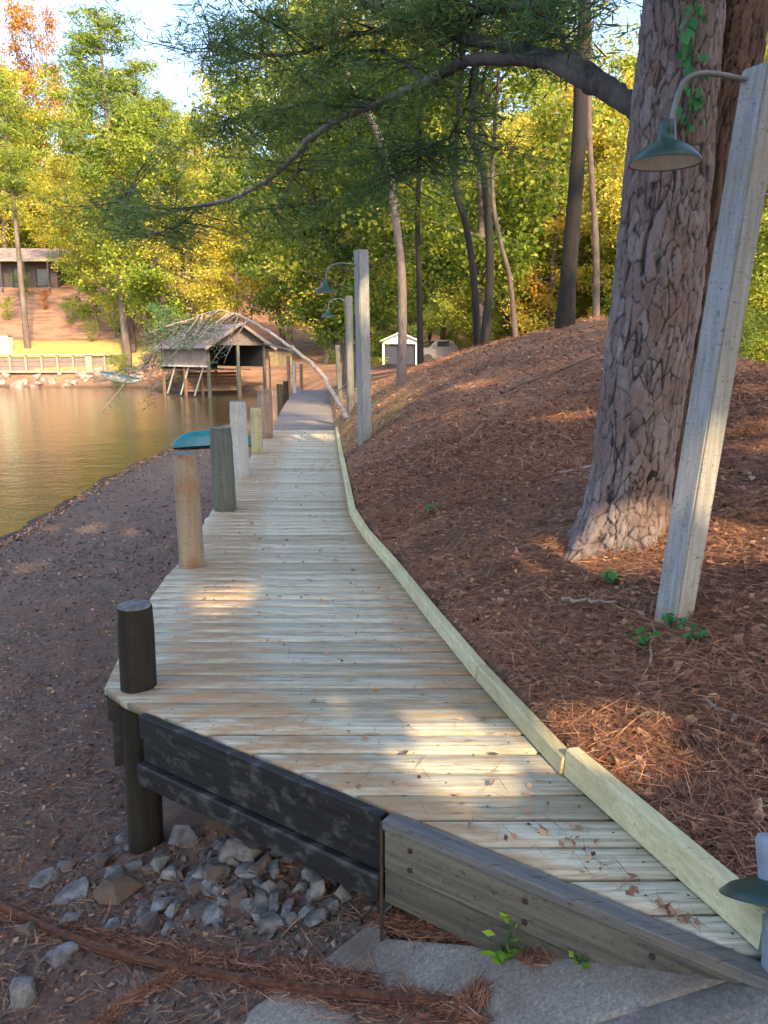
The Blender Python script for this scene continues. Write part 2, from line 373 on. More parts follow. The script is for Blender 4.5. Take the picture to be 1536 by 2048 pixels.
t.links.new(cc, b.inputs['Base Color']); b.inputs['Roughness'].default_value = .9; bump(t, b, n1, .7, .006)
M_concrete = m
ys = np.sort(np.append(np.linspace(-8, 2.52, 90), [1.6645, 1.6655])); V = []; nc = 60
for y in ys:
    x0 = float(XC(y))+.03*math.sin(y*9)+.02*math.sin(y*23); x1 = 4.0 if y < 1.6650 else float((y+.05-FA[1])*(FB[0]-FA[0])/(FB[1]-FA[1])+FA[0])
    x1 = max(x1, x0+.02) if y > 1.665 else x1
    for i in range(nc+1):
        x = x0+(x1-x0)*(i/nc); V.append((x, y, float(h_ramp(np.array(x), np.array(y)))+.004*math.sin(x*5+y*3)))
nb = len(V); F = [(r*(nc+1)+i, r*(nc+1)+i+1, (r+1)*(nc+1)+i+1, (r+1)*(nc+1)+i) for r in range(len(ys)-1) for i in range(nc)]
for r in range(len(ys)): x, y, z = V[r*(nc+1)]; V.append((x-.02, y, z-.12))
F += [(r*(nc+1), (r+1)*(nc+1), nb+r+1, nb+r) for r in range(len(ys)-1)]
o = link('concrete_ramp', mesh_np('concrete_ramp', V, F), M_concrete); tag(o, kind='structure')

# ---------------------------------------------------------------- boardwalk
def plank_mesh(a0, a1, b1, b0, z, th=.036, ch=.004):
    """corners: left-near, right-near, right-far, left-far"""
    c = [Vector((*p, 0)) for p in (a0, a1, b1, b0)]; cen = sum(c, Vector())/4; V = []
    for zz, ins in ((z-th, 0), (z-ch, 0), (z, ch)):
        for i, p in enumerate(c):
            q = p.copy()
            q.y += ins*(1 if i < 2 else -1); q.x += ins*(1 if i in (0, 3) else -1); V.append((q.x, q.y, zz))
    F = [(3, 2, 1, 0), (8, 9, 10, 11)]
    for l in (0, 4):
        for i in range(4): j = (i+1) % 4; F.append((l+i, l+j, l+4+j, l+4+i))
    return V, F
def make_walk(name, y0, y1, mat, z0, pitch=.146, gap=.008):
    root = empty(name, (0, y0, z0)); y = y0; k = 0
    while y < y1-.02:
        ya, yb = y, min(y+pitch-gap*random.choice([.6, .8, 1, 1, 1.7]), y1)
        L0, L1 = float(xl(ya)), float(xl(yb)); R0, R1 = float(xr(ya)), float(xr(yb)); j = random.uniform(-.008, .008)
        if ya < FA[1]: L0 += .012; L1 += .012; j = 0
        if L0 > R0-.03: L0 = R0-.03
        if L1 > R1-.02: L1 = R1-.02
        jz = random.uniform(-.002, .0015); sk = random.uniform(-.0015, .0015)
        V, F = plank_mesh((L0+j, ya+sk), (R0+.032, ya-sk), (R1+.032, yb-sk), (L1+j, yb+sk), 0, ch=.004)
        cx = (L0+R0)/2
        me = mesh_np('plank', [(v[0]-cx, v[1]-ya, v[2]) for v in V], F[:2]+F[2:])
        o = link('plank', me, mat, root); o.location = (cx, ya-y0, jz); o.rotation_euler = (random.uniform(-.006, .006), random.uniform(-.001, .001), 0)
        y += pitch*(1 if y < 40 else 1); k += 1
    return root
walk = make_walk('boardwalk', 1.70, 15.7, M_deck, 0)
tag(walk, 'new pale green treated wood boardwalk curving between pilings and the leafy bank', 'boardwalk')
wx = lambda x, y, z: (x, y-1.70, z)
# curb boards standing on edge along the right side
cys = [1.70, 2.55, 3.39, 4.23, 5.28, 6.28, 7.2, 9.71, 12.34, 15.7]
for i in range(len(cys)-1):
    a, b_ = cys[i]+.004, cys[i+1]-.004; m_ = 1; V = []; h = .095 if i == 0 else .072; th = .042
    zo = .012 if i == 0 else 0
    for k in range(m_+1):
        y = a+(b_-a)*k/m_; x = float(xr(y)); dx = float(xr(b_-.01)-xr(a+.01))/(b_-a-.02); n_ = Vector((1, -dx, 0)).normalized()
        o0 = .0 if i else .012
        for (s, z) in ((o0, .0035), (o0+.008, h+zo-.008), (o0+.016, h+zo), (o0+.016+th, h+zo-.004), (o0+.012+th, .0035)):
            V.append((x+n_.x*s, y+n_.y*s-1.70, z))
    F = [(k*5+j, k*5+(j+1) % 5, (k+1)*5+(j+1) % 5, (k+1)*5+j) for k in range(m_) for j in range(5)]
    me = bpy.data.meshes.new('curb_board'); me.from_pydata(V, [], F+[(4, 3, 2, 1, 0), tuple(m_*5+j for j in range(5))]); 
    link('curb_board', me, M_curb, walk)
fd = Vector((FB[0]-FA[0], FB[1]-FA[1], 0)).normalized(); fn = Vector((fd.y, -fd.x, 0))   # outward, toward the camera
if fn.y > 0: fn = -fn
def fpt(x, z, off=0):
    p = Vector((x, fy(x), 0)); q = p+fn*off; return Vector((q.x, q.y-1.70, z))
XJ = .03
# dark boards on the left half
for k, (z, hh, off, x0) in enumerate([(-.060, .105, .018, -1.03), (-.176, .108, .004, -1.03)]):
    beamo('fascia_board', fpt(x0, z, off), fpt(XJ-.02, z, off), .036, hh, M_dark, walk, .004)
beamo('lower_beam', fpt(-1.05, -.288, .022), fpt(XJ-.02, -.288, .022), .05, .10, M_dark, walk, .008)
# weathered boards on the right half, cap board on top
V0 = fpt(XJ, 0, 0)
beamo('cap_board', fpt(XJ, -.016, .034), fpt(.99, -.016, .034), .062, .036, M_cap, walk, .004)
beamo('fascia_board', fpt(XJ+.005, -.107, .040), fpt(.97, -.107, .040), .04, .140, M_fascia, walk, .004)
beamo('fascia_board', fpt(XJ+.005, -.244, .037), fpt(.62, -.244, .037), .04, .125, M_fascia, walk, .004)
for x_ in (-.92, -.5, -.1, .12, .45, .75):
    for z_ in ((-.06, -.176, -.288) if x_ < 0 else (-.07, -.14)):
        p_ = fpt(x_, z_, .048 if x_ < 0 and z_ < -.25 else .038 if x_ < 0 and z_ > -.1 else .024 if x_ < 0 else .062)
        boxo('bolt', (p_.x, p_.y, p_.z), (.016, .012, .016), M_pilEnd0, walk, math.atan2(fd.y, fd.x), .003)
boxo('joint_stake', fpt(XJ-.012, -.27, .045), (.012, .020, .50), M_brown0, walk, 0, .004)
V = []; F = []
for y in np.arange(1.76, 8, .146):
    for q in (.08, .5, .93):
        for dy in (-.03, .035):
            x = float(xl(y)*(1-q)+xr(y)*q)+random.uniform(-.01, .01); c0 = len(V)
            if y < 3.2 and x < float(fline(y))+.06: continue
            V += [(x+.0042*math.cos(a_*1.0472), y+dy+.04-1.70+.0042*math.sin(a_*1.0472), .0016) for a_ in range(6)]; F.append(tuple(range(c0, c0+6)))
me = bpy.data.meshes.new('screw_heads'); me.from_pydata(V, [], F); o = link('screw_heads', me, M_pilEnd0, walk); tag(o, kind='stuff')
# stringers and joists below
for off in (.25, .75):
    pts = [(float(xl(y)*(1-off)+xr(y)*off), y) for y in (3.5, 6, 9, 12, 15.6)]
    for (x0_, y0_), (x1_, y1_) in zip(pts, pts[1:]):
        beamo('stringer', wx(x0_, y0_, -.14), wx(x1_, y1_-.02, -.14), .045, .19, M_dark, walk)
beamo('stringer', wx(-.9, 3.5, -.14), wx(.55, 2.45, -.14), .045, .16, M_dark, walk)
# thin edge board along the left side
for a, b_ in ((3.3, 4.72), (4.74, 5.6), (5.62, 7.3), (7.32, 9.3), (9.32, 11.7), (11.72, 15.6)):
    beamo('edge_board', wx(float(xl(a))+.03, a, -.10), wx(float(xl(b_))+.03, b_-.01, -.10), .035, .12, M_dark, walk)
old = make_walk('old_boardwalk', 15.76, 35.6, M_olddeck, -.06, .15, .010)
tag(old, 'old dark grey weathered boardwalk continuing beyond the new pale planks', 'boardwalk')
for off in (.15, .85):
    pts = [(float(xl(y)*(1-off)+xr(y)*off), y) for y in (15.9, 22, 29, 35.5)]
    for (x0_, y0_), (x1_, y1_) in zip(pts, pts[1:]):
        beamo('stringer', (x0_, y0_-15.76, -.14), (x1_, y1_-15.76-.02, -.14), .05, .19, M_dark, old)

# ---------------------------------------------------------------- pilings
def piling(u0, v0, vt, rad, mat, label, zb=-1.25, lean=0, y=None, zd=0, cap='end_grain'):
    p = PZ(u0, v0, zd) if y is None else Vector((PY(u0, v0, y).x, y, zd)); top = PY(u0, vt, p.y).z
    root = empty('piling', (p.x, p.y, zd)); n = 20; V = []; F = []; lv = 14
    for i in range(lv+1):
        z = zb+(top-zb)*i/lv; cx = lean*(z-zd)
        for j in range(n):
            a = 2*math.pi*j/n; r = rad*(1+.04*math.sin(3*a+1)+.02*math.sin(7*a+z*2))*(1.04-.05*i/lv)
            if i == lv: r *= .94
            V.append((cx+r*math.cos(a), r*math.sin(a), z-zd))
    V.append((lean*(top-zd), 0, top+.008-zd)); c = len(V)-1
    F = [(i*n+j, i*n+(j+1) % n, (i+1)*n+(j+1) % n, (i+1)*n+j) for i in range(lv) for j in range(n)]
    me = mesh_np('shaft', V[:-1], F); o = link('shaft', me, mat, root, True)
    tv = [(lean*(top-zd)+rad*.93*math.cos(2*math.pi*j/n), rad*.93*math.sin(2*math.pi*j/n), top-zd) for j in range(n)]
    tv2 = [(lean*(top-zd)+rad*.88*math.cos(2*math.pi*j/n), rad*.88*math.sin(2*math.pi*j/n), top+.008-zd) for j in range(n)]
    me = bpy.data.meshes.new('end_grain'); me.from_pydata(tv+tv2, [], [tuple(n+j for j in range(n))]+[(j, (j+1) % n, n+(j+1) % n, n+j) for j in range(n)])
    link('end_grain', me, M_pilEnd, root); tag(root, label, 'piling', 'round wooden pilings along the boardwalk'); return root
M_pilEnd = plain('piling_end_grain', (.13, .145, .15), .9, 0, .5, 30, .004)
piling(276, 1372, 1212, .080, M_pilD, 'short blackened piling at the front left corner of the deck', -1.2, .02)
piling(383, 1132, 908, .088, M_pilT, 'tan piling with orange brown lower half, second from the front', -1.2, -.01)
piling(450, 1020, 856, .108, M_pilG, 'dark green grey piling beside the turquoise boat', -1.2, -.02)
piling(482, 955, 803, .105, M_pilL, 'pale whitish grey piling, fourth from the front', -1.2, -.01)
piling(514, 908, 815, .088, M_pilY, 'slim yellowish piling behind the pale whitish one', -1.2)
piling(531, 876, 780, .135, M_pilR, 'grey and reddish brown piling at the end of the new planks', -1.3)
piling(548, 845, 778, .09, M_pilR, 'thin dark red piling at the start of the old grey planks', -1.6, zd=-.06)
piling(560, 812, 768, .10, M_pilD, 'low dark piling halfway along the old grey boardwalk', -1.8, zd=-.06)
piling(572, 800, 762, .10, M_pilD, 'low dark piling nearest the boathouse end of the old boardwalk', -1.8, zd=-.06)
boxo('corner_block', (-1.235, 3.33-1.70, -.215), (.07, .09, .34), M_dark, walk, .3, .006)
for u, v0, vt, lb in ((578, 790, 712, 'tall thin brown post left of its pair by the boathouse'), (590, 786, 722, 'tall thin pale post between two brown ones by the boathouse'), (603, 783, 728, 'tall thin reddish post at the far end of the boardwalk')):
    piling(u, v0, vt, .07, M_pilR if u != 590 else M_pilL, lb, -1.6, zd=-.06)

# ---------------------------------------------------------------- light poles
def light_pole(base, top, wd, lamp, label, rz=.62, arm=True, arm_px=None, mat=None):
    base = Vector(base); top = Vector(top); root = empty('light_pole', base); d = top-base
    bm = bmesh.new(); r = bmesh.ops.create_cube(bm, size=1)
    Mx = Matrix.Rotation(rz, 4, 'Z') @ Matrix.Diagonal((wd, wd, 1, 1)); bmesh.ops.transform(bm, matrix=Mx, verts=r['verts'])
    for v in bm.verts:
        k = v.co.z+.5; v.co.z = -.35+k*(d.z+.35); f = v.co.z/d.z; v.co.x += d.x*f; v.co.y += d.y*f
    bmesh.ops.bevel(bm, geom=list(bm.edges), offset=wd*.07, segments=2, affect='EDGES')
    bmo('post', bm, mat or M_pole, root)
    if lamp is not None:
        L = Vector(lamp)-base; s = (lamp_dia := .29)/2
        if arm_px: pts = [Vector(p)-base for p in arm_px]
        else:
            at = d*.93; pts = [at, L+Vector((.28, 0, .36)), L+Vector((.14, 0, .35)), L+Vector((.04, 0, .28)), L+Vector((.015, 0, .16))]
        P = spline(pts, 6); tubes('gooseneck_arm', [(P, [.011]*len(P))], M_galv, root, 10)
        lathe('wall_flange', [(0, -.006), (.03, -.006), (.03, .006), (0, .008)], M_galv, root, 16, tuple(pts[0]))
        sh = lathe('lamp_shade', [(.022, .155), (.030, .150), (.034, .105), (.040, .075), (.075, .062), (.110, .035), (.138, .006), (s, -.006), (s, -.010), (.140, -.008)], M_shade, root, 36, tuple(L))
        lathe('shade_lining', [(s-.002, -.009), (.134, .002), (.106, .029), (.072, .055), (.03, .066), (.0, .066)], M_shadein, sh, 36, tuple(L))
    return tag(root, label, 'light pole', 'leaning wooden light poles by the boardwalk')
ly = 3.4
arm1 = [PY(u, v, ly) for u, v in ((1508, 162), (1475, 156), (1440, 149), (1400, 147), (1372, 160), (1356, 190), (1347, 225), (1337, 262))]
light_pole(PY(1352, 1205, 3.4), PY(1530, 135, 3.4), .125, PY(1330, 322, ly), 'large leaning grey light pole in front of the thick pine trunk', .50, True, arm1)
light_pole(PZ(731, 925, .0), PY(722, 500, 10.5), .15, PY(650, 584, 10.5), 'straight grey light pole standing right of the boardwalk', .5)
light_pole((-.70, 16.3, .1), PY(697, 592, 16.3), .14, PY(655, 634, 16.3), 'farther light pole just left of the straight grey one', .3, mat=M_pole2)
light_pole((PY(680, 700, 23).x, 23, .1), PY(674, 690, 23), .13, None, 'short light pole farthest away at the old boardwalk', .2, mat=M_pole2)

# ---------------------------------------------------------------- foliage generators
# Gaps in the canopy: places on the ground the sun reaches (x, y, z, radius x, radius y)
GAPS = []
def gap(u, v, z, rx, ry): p = PZ(u, v, z); GAPS.append((p.x, p.y, z, rx*1.15, ry*1.3+.015))
gap(430, 1203, 0, .26, .09); gap(540, 1185, 0, .22, .06); gap(745, 1213, 0, .15, .06); gap(690, 1325, 0, .13, .05); gap(700, 1130, 0, .12, .07)
gap(600, 1440, 0, .16, .035); gap(720, 1440, 0, .20, .05); gap(850, 1470, 0, .20, .07); gap(930, 1505, 0, .13, .07); gap(1000, 1560, 0, .11, .035); gap(900, 1560, 0, .15, .03)
for q_ in range(15):
    y_ = random.uniform(4, 15); x_ = float(xr(y_))+random.uniform(.5, 3.6); GAPS.append((x_, y_, gz(x_, y_), random.uniform(.12, .4), random.uniform(.06, .2)))
gap(383, 1090, .15, .07, .07); gap(383, 1020, .35, .06, .05)
gap(620, 875, 0, .35, .5); gap(130, 1055, -.9, .5, .14); gap(60, 1130, -.9, .4, .08); gap(250, 1065, -.9, .2, .06)
gap(1480, 1000, .8, .55, .3); gap(1450, 1060, .6, .35, .2); gap(1230, 1500, .1, .16, .08)
GAPS.append((.75, 36, 1.2, 1.6, 2.5)); gap(900, 720, 1.4, 2.2, .7); gap(1160, 1450, .1, .12, .06); gap(1220, 640, 2.1, 1.0, 1.0)
def carve(V, F, loc, seed=0):
    """drop the leaves that would shade a gap, thinning out towards its rim"""
    W = V+np.array(tuple(loc)); keep = np.ones(len(F), bool); rnd = np.random.default_rng(seed).random(len(F))
    for gx_, gy_, z, rx, ry in GAPS:
        s = (W[:, 2]-z)/SUNV.z; X = W[:, 0]-SUNV.x*s; Y = W[:, 1]-SUNV.y*s
        q = np.sqrt(((X-gx_)/(rx+.03))**2+((Y-gy_)/(ry+.03))**2); q = np.where(W[:, 2] > z+1.0, q, 9).reshape(-1, 4).min(1)
        keep &= ~(q < .85+.4*rnd)
    return V[F[keep].ravel()], np.arange(keep.sum()*4).reshape(-1, 4)
def leaves(P, size, aspect=.55, seed=0, droop=.3, D=None, fold=True):
    """one rhomb per point -> verts, faces; P (n,3); D optional directions"""
    r = np.random.default_rng(seed); n = len(P)
    if D is None:
        D = r.standard_normal((n, 3)); D[:, 2] = D[:, 2]*.6-droop
    D = D/np.linalg.norm(D, axis=1)[:, None]
    U = r.standard_normal((n, 3)); S = np.cross(D, U); S /= np.linalg.norm(S, axis=1)[:, None]+1e-9
    L = (size*r.uniform(.6, 1.3, n))[:, None]; W = L*aspect*.5
    a = P; b_ = P+D*L*.5+S*W; c = P+D*L; d = P+D*L*.5-S*W
    V = np.stack([a, b_, c, d], 1).reshape(-1, 3); F = np.arange(n*4).reshape(n, 4); return V, F
def limb_path(a, b_, bend, m=7, r=random):
    a = Vector(a); b_ = Vector(b_); L = (b_-a).length; pts = []
    o1 = Vector((r.uniform(-1, 1), r.uniform(-1, 1), r.uniform(-.6, .6)))*bend*L
    for i in range(m+1):
        t = i/m; pts.append(a.lerp(b_, t)+o1*math.sin(math.pi*t)+Vector((r.uniform(-1, 1), r.uniform(-1, 1), r.uniform(-1, 1)))*.015*L*(0 < i < m))
    return pts
def gen_decid(h, rad, nl, lsize, seed, low=.22, tr=.02):
    """returns trunk tubes and leaf points for a broadleaf tree of height h"""
    r = random.Random(seed); rr = np.random.default_rng(seed); tb = []; cl = []
    T = [Vector((0, 0, -.4))]; x = y = 0
    for i in range(1, 13):
        x += r.uniform(-.02, .02)*h; y += r.uniform(-.02, .02)*h; T.append(Vector((x*.7, y*.7, h*.94*i/12)))
    tb.append((T, [max(.012, tr*h*(1-.9*i/12)) for i in range(13)]))
    nL = 20
    for i in range(nL):
        f = low+(.94-low)*(i+r.random())/nL; k = f*12; j = min(11, int(k)); p = T[j].lerp(T[j+1], k-j)
        a = r.uniform(0, 6.28); prof = math.sin(math.pi*min(1, (f-low*.6)/(1.05-low*.6)))**.6
        L = rad*prof*r.uniform(.65, 1.15); e = p+Vector((math.cos(a)*L, math.sin(a)*L, L*r.uniform(.1, .8)))
        P = limb_path(p, e, .1, 6, r); tb.append((P, [max(.008, tr*h*.42*(1-f*.6)*(1-.85*q/6)) for q in range(7)]))
        for q in (2, 3, 4, 5, 6):
            for _ in range(2): cl.append((P[q]+Vector((r.gauss(0, .35), r.gauss(0, .35), r.gauss(0, .3)))*(rad*.28), r.uniform(.30, .62)*rad*.42))
        if i % 2:
            e2 = P[3]+Vector((r.uniform(-1, 1), r.uniform(-1, 1), r.uniform(0, .8)))*L*.5
            tb.append((limb_path(P[3], e2, .1, 4, r), [.03, .024, .018, .012, .006])); cl.append((e2, rad*.2))
    cc = np.array([tuple(c) for c, _ in cl]); cr = np.array([q for _, q in cl]); idx = rr.integers(0, len(cc), nl)
    v = rr.standard_normal((nl, 3)); v /= np.linalg.norm(v, axis=1)[:, None]; v *= (rr.random(nl)**.45)[:, None]
    P = cc[idx]+v*cr[idx][:, None]*np.array([1, 1, .62]); P = P[P[:, 2] > .3]
    return tb, P
def gen_pine(h, rad, nl, seed, bare=.55, tr=.014, needle=.22):
    r = random.Random(seed); rr = np.random.default_rng(seed); tb = []; cl = []
    lx = r.uniform(-.03, .03); ly_ = r.uniform(-.03, .03)
    T = [Vector((lx*h*i/14+r.uniform(-.04, .04), ly_*h*i/14, -.4+h*i/14)) for i in range(15)]
    tb.append((T, [max(.02, tr*h*(1-.8*i/14)) for i in range(15)]))
    nL = 30
    for i in range(nL):
        f = bare+(1-bare)*(i+r.random())/nL; k = f*14; j = min(13, int(k)); p = T[j].lerp(T[j+1], k-j); a = r.uniform(0, 6.28)
        L = rad*(1-.75*((f-bare)/(1-bare))**1.4)*r.uniform(.5, 1.15); e = p+Vector((math.cos(a)*L, math.sin(a)*L, L*r.uniform(-.12, .35)))
        P = limb_path(p, e, .08, 6, r); tb.append((P, [.05, .045, .038, .03, .022, .016, .008]))
        for q in (3, 4, 5, 6):
            for _ in range(3): cl.append((P[q]+Vector((r.gauss(0, 1), r.gauss(0, 1), r.gauss(0, .45)))*rad*.14, r.uniform(.3, .6)*rad*.30))
    for i in range(5):
        f = r.uniform(.3, bare); j = int(f*14); a = r.uniform(0, 6.28); L = r.uniform(.4, 1.4)
        tb.append((limb_path(T[j], T[j]+Vector((math.cos(a)*L, math.sin(a)*L, L*.1)), .1, 3, r), [.03, .02, .012, .005]))
    cc = np.array([tuple(c) for c, _ in cl]); cr = np.array([q for _, q in cl]); idx = rr.integers(0, len(cc), nl)
    v = rr.standard_normal((nl, 3)); v /= np.linalg.norm(v, axis=1)[:, None]; v *= (rr.random(nl)**.4)[:, None]
    return tb, cc[idx]+v*cr[idx][:, None]*np.array([1, 1, .45])
def bark_mat(name, a, b_, c, sc_=6):
    m, t, b = mat_new(name); co = coords(t, (1, 1, .3), 'Object', True); n = noise(t, co, sc_*3, 5, .7, .5); n2 = noise(t, co, sc_*.4, 3, .6)
    col = ramp(t, n, [(.35, a), (.6, b_)]).outputs[0]; col = mixc(t, ramp(t, n2, [(.45, (0,)*3), (.65, (.8,)*3)]).outputs[0], col, c)
    t.links.new(col, b.inputs['Base Color']); b.inputs['Roughness'].default_value = .9; bump(t, b, n, .8, .03); return m
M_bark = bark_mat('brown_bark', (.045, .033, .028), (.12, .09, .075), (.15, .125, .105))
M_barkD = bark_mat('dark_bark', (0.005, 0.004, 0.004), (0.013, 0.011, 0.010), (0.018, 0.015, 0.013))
M_barkM = bark_mat('pinkish_bark', (.10, .075, .065), (.21, .165, .145), (.17, .13, .11))
M_barkL = bark_mat('pale_bark', (.24, .19, .16), (.42, .36, .31), (.36, .27, .20))
M_barkG = bark_mat('grey_limb_bark', (.022, .018, .018), (.075, .065, .060), (.11, .10, .09))
Y1, Y2, Y3 = (.60, .47, .07), (.50, .44, .06), (.32, .36, .045)
LM = {
 'yellow': leaf_mat('yellow_leaves', [(.18, (.17, .19, .02)), (.38, Y3), (.55, Y2), (.78, Y1), (.95, (.62, .29, .05))]),
 'yellowgreen': leaf_mat('yellow_green_leaves', [(.15, (.07, .12, .015)), (.38, (.16, .23, .02)), (.58, Y3), (.85, Y2)]),
 'green': leaf_mat('green_leaves', [(.2, (.035, .075, .015)), (.5, (.08, .15, .025)), (.75, (.19, .25, .03)), (.95, (.42, .36, .04))]),
 'orange': leaf_mat('orange_leaves', [(.2, (.26, .12, .03)), (.5, (.50, .22, .05)), (.8, (.62, .36, .07))]),
 'pine': leaf_mat('yellow_green_pine_needles', [(.2, (.07, .12, .02)), (.5, (.17, .24, .03)), (.85, (.34, .38, .05))], .3),  # yellow green needles of the far pines
 'darkpine': leaf_mat('dark_pine_needles', [(.2, (.030, .085, .034)), (.45, (.075, .17, .055)), (.7, (.16, .25, .06)), (.95, (.34, .34, .08))], .3),
}
def tree_from(name, tb, P, mleaf, mbark, lsize, aspect, seed, loc=(0, 0, 0), n=7, carved=False, D=None, crown='crown'):
    root = empty(name, loc); tubes('trunk', tb, mbark, root, n)
    V, F = leaves(P, lsize, aspect, seed, D=D)
    if carved: V, F = carve(V, F, loc, seed)
    rnd = np.random.default_rng(seed+5).random(len(F))
    link(crown, mesh_np(crown, V, F, rnd), mleaf, root); return root
def place(proto, loc, s, rz, label, group, leafmat=None, first=set(), cat='tree', sz=None):
    o = proto if id(proto) not in first else copy_tree(proto)
    first.add(id(proto)); o.location = loc; o.scale = (s, s, sz or s); o.rotation_euler.z = rz
    if leafmat is not None:
        for c in o.children:
            if c.name.startswith(('crown', 'foliage')) :
                c.material_slots[0].link = 'OBJECT'; c.material_slots[0].material = leafmat
    tag(o, label, cat, group); return o
protos = {}
for k in range(4):
    tb, P = gen_decid(11, 3.3, 17000, .2, 100+k, low=.16, tr=.012)
    protos['d%d' % k] = tree_from('broadleaf_tree', tb, P, LM['yellow'], M_bark, .155, .6, 200+k)
for k in range(3):
    tb, P = gen_pine(22, 4.2, 15000, 120+k)
    protos['p%d' % k] = tree_from('pine_tree', tb, P, LM['pine'], M_bark, .38, .16, 220+k)
for k in range(3):     # understory saplings, leafy to the ground
    tb, P = gen_decid(4.6, 1.9, 9000, .12, 140+k, low=.06, tr=.008)
    protos['s%d' % k] = tree_from('sapling', tb, P, LM['yellowgreen'], M_bark, .095, .6, 240+k)

TREES = []
BANDS = [(215, 'above the brown house'), (330, 'behind the tallest sunlit pine'), (480, 'above the boathouse'), (640, 'above the leaning dead tree'), (760, 'behind the row of light poles'), (900, 'behind the white shed'), (1010, 'behind the crooked pair of trunks'), (1250, 'around the thick dark trunk'), (9999, 'right of the thick old pine')]
AUTO = {}
def auto_label(o, noun, x, y, grp):
    u = x/y*1538+768; lb = noun+' '+next(t_ for b_, t_ in BANDS if u < b_); AUTO.setdefault((lb, grp), []).append((u, o))
def T_(kind, u, y, s, mat, label, group=None, x=None, cat='tree', vb=None, sz=None, name=None):
    X = (u-768)/1538*y*1.0 if x is None else x
    if y > 0 and x is None: X = PY(u, 700, y).x
    z = gz(X, y); o = place(protos[kind], (X, y, z-.05), s, random.uniform(0, 6.28), label, group, LM[mat], cat=cat, sz=sz); return o
# named far trees on the left shore
T_('p0', 55, 67, .95, 'pine', 'slender pale pine with a bare trunk at the left on the sunny lawn')
T_('p1', 254, 63.5, 1.22, 'pine', 'tallest sunlit pine rising behind the small beached boat')
T_('p2', 302, 68, 1.02, 'pine', 'brown pine trunk standing left of the bright yellow tree')
T_('p0', 322, 69, .9, 'pine', 'thinner pine close to the right of the brown pine trunk')
T_('d0', 385, 62, 1.15, 'yellow', 'bright golden yellow tree above the boathouse')
T_('d1', 200, 72, 1.0, 'yellowgreen', 'rounded yellow green tree at the right end of the lawn')
T_('d2', 20, 95, 1.5, 'yellowgreen', 'broad yellow green tree behind the far house')
T_('d3', 128, 104, 1.7, 'orange', 'tall orange tree rising highest above the far house', sz=2.9)
T_('d1', 35, 92, 2.05, 'yellow', 'tall yellow tree at the far left above the house')
T_('d2', 80, 98, 2.3, 'yellowgreen', 'tall yellow green tree just left of the orange one')
T_('d0', 232, 71, .95, 'yellowgreen', 'leafy yellow green tree overhanging the right end of the lawn slope')
T_('d3', 165, 84, 1.25, 'yellow', 'bushy yellow tree at the right end of the far house')
T_('s2', 270, 66, 1.3, 'yellowgreen', 'bright low sapling between the two brown pine trunks', cat='sapling')
T_('s0', 345, 54, 1.2, 'darkpine', 'dark green bush beside the boathouse roof', cat='bush')
T_('s1', 240, 61.5, .6, 'yellowgreen', 'low lit bush between the beached boat and the lawn', cat='bush')
T_('d1', 716, 24.5, 1.05, 'green', 'tall green tree rising right behind the straight light pole')
T_('d3', 690, 29, 1.15, 'yellowgreen', 'yellow green tree between the boathouse and the light poles')
for i_, (u_, y_, s_) in enumerate(((22, 76, .5), (95, 79, .45), (150, 75, .6), (185, 69, .4), (60, 82, .6))):
    T_('s%d' % (i_ % 3), u_, y_, s_, ['yellowgreen', 'orange', 'green', 'yellowgreen', 'green'][i_], ['small yellow green', 'small orange', 'small green', 'tiny yellow green', 'round green'][i_]+' bush on the open slope below the far house', cat='bush')
rt = random.Random(11)
def ok(x, y):
    if lake_sd(np.array([x]), np.array([y]))[0] < 2.5: return False
    if -17.5 < x < -6 and 41 < y < 57: return False
    u = x/y*1538+768
    if u < 215 and y < 92 and y > 40: return False                # the open slope below the house
    return True
cnt = 0
for i in range(900):
    y = rt.uniform(50, 128); x = rt.uniform(-.60*y, .56*y)
    if not ok(x, y) or cnt >= 100: continue
    if any((x-a)**2+(y-b_)**2 < 9 for a, b_ in TREES): continue
    TREES.append((x, y)); cnt += 1
    u = x/y*1538+768; q = rt.random()
    if q < .22: k, mt, s = 'p%d' % rt.randrange(3), 'pine', rt.uniform(.75, 1.15)
    elif u < 520: k, mt, s = 'd%d' % rt.randrange(4), rt.choice(['yellow', 'yellowgreen', 'yellow', 'yellow', 'green', 'orange' if u > 300 else 'yellowgreen']), rt.uniform(1.1, 1.7)
    else: k, mt, s = 'd%d' % rt.randrange(4), rt.choice(['yellowgreen', 'yellow', 'green', 'yellow', 'yellowgreen']), rt.uniform(1.2, 2.0)
    nm = {'pine': 'tall pine with a green crown', 'yellow': 'yellow autumn tree', 'yellowgreen': 'yellow green autumn tree', 'green': 'green leafy tree', 'orange': 'orange autumn tree'}[mt]
    side = 'on the hill left of the boathouse' if u < 400 else 'in the woods behind the boardwalk' if u < 760 else 'in the distant woods over the leafy bank'
    auto_label(T_(k, 0, y, s, mt, nm, 'trees of the far woods', x=x), 'far '+nm.replace(' with a green crown', ''), x, y, 'trees of the far woods')
cnt = 0; near = []
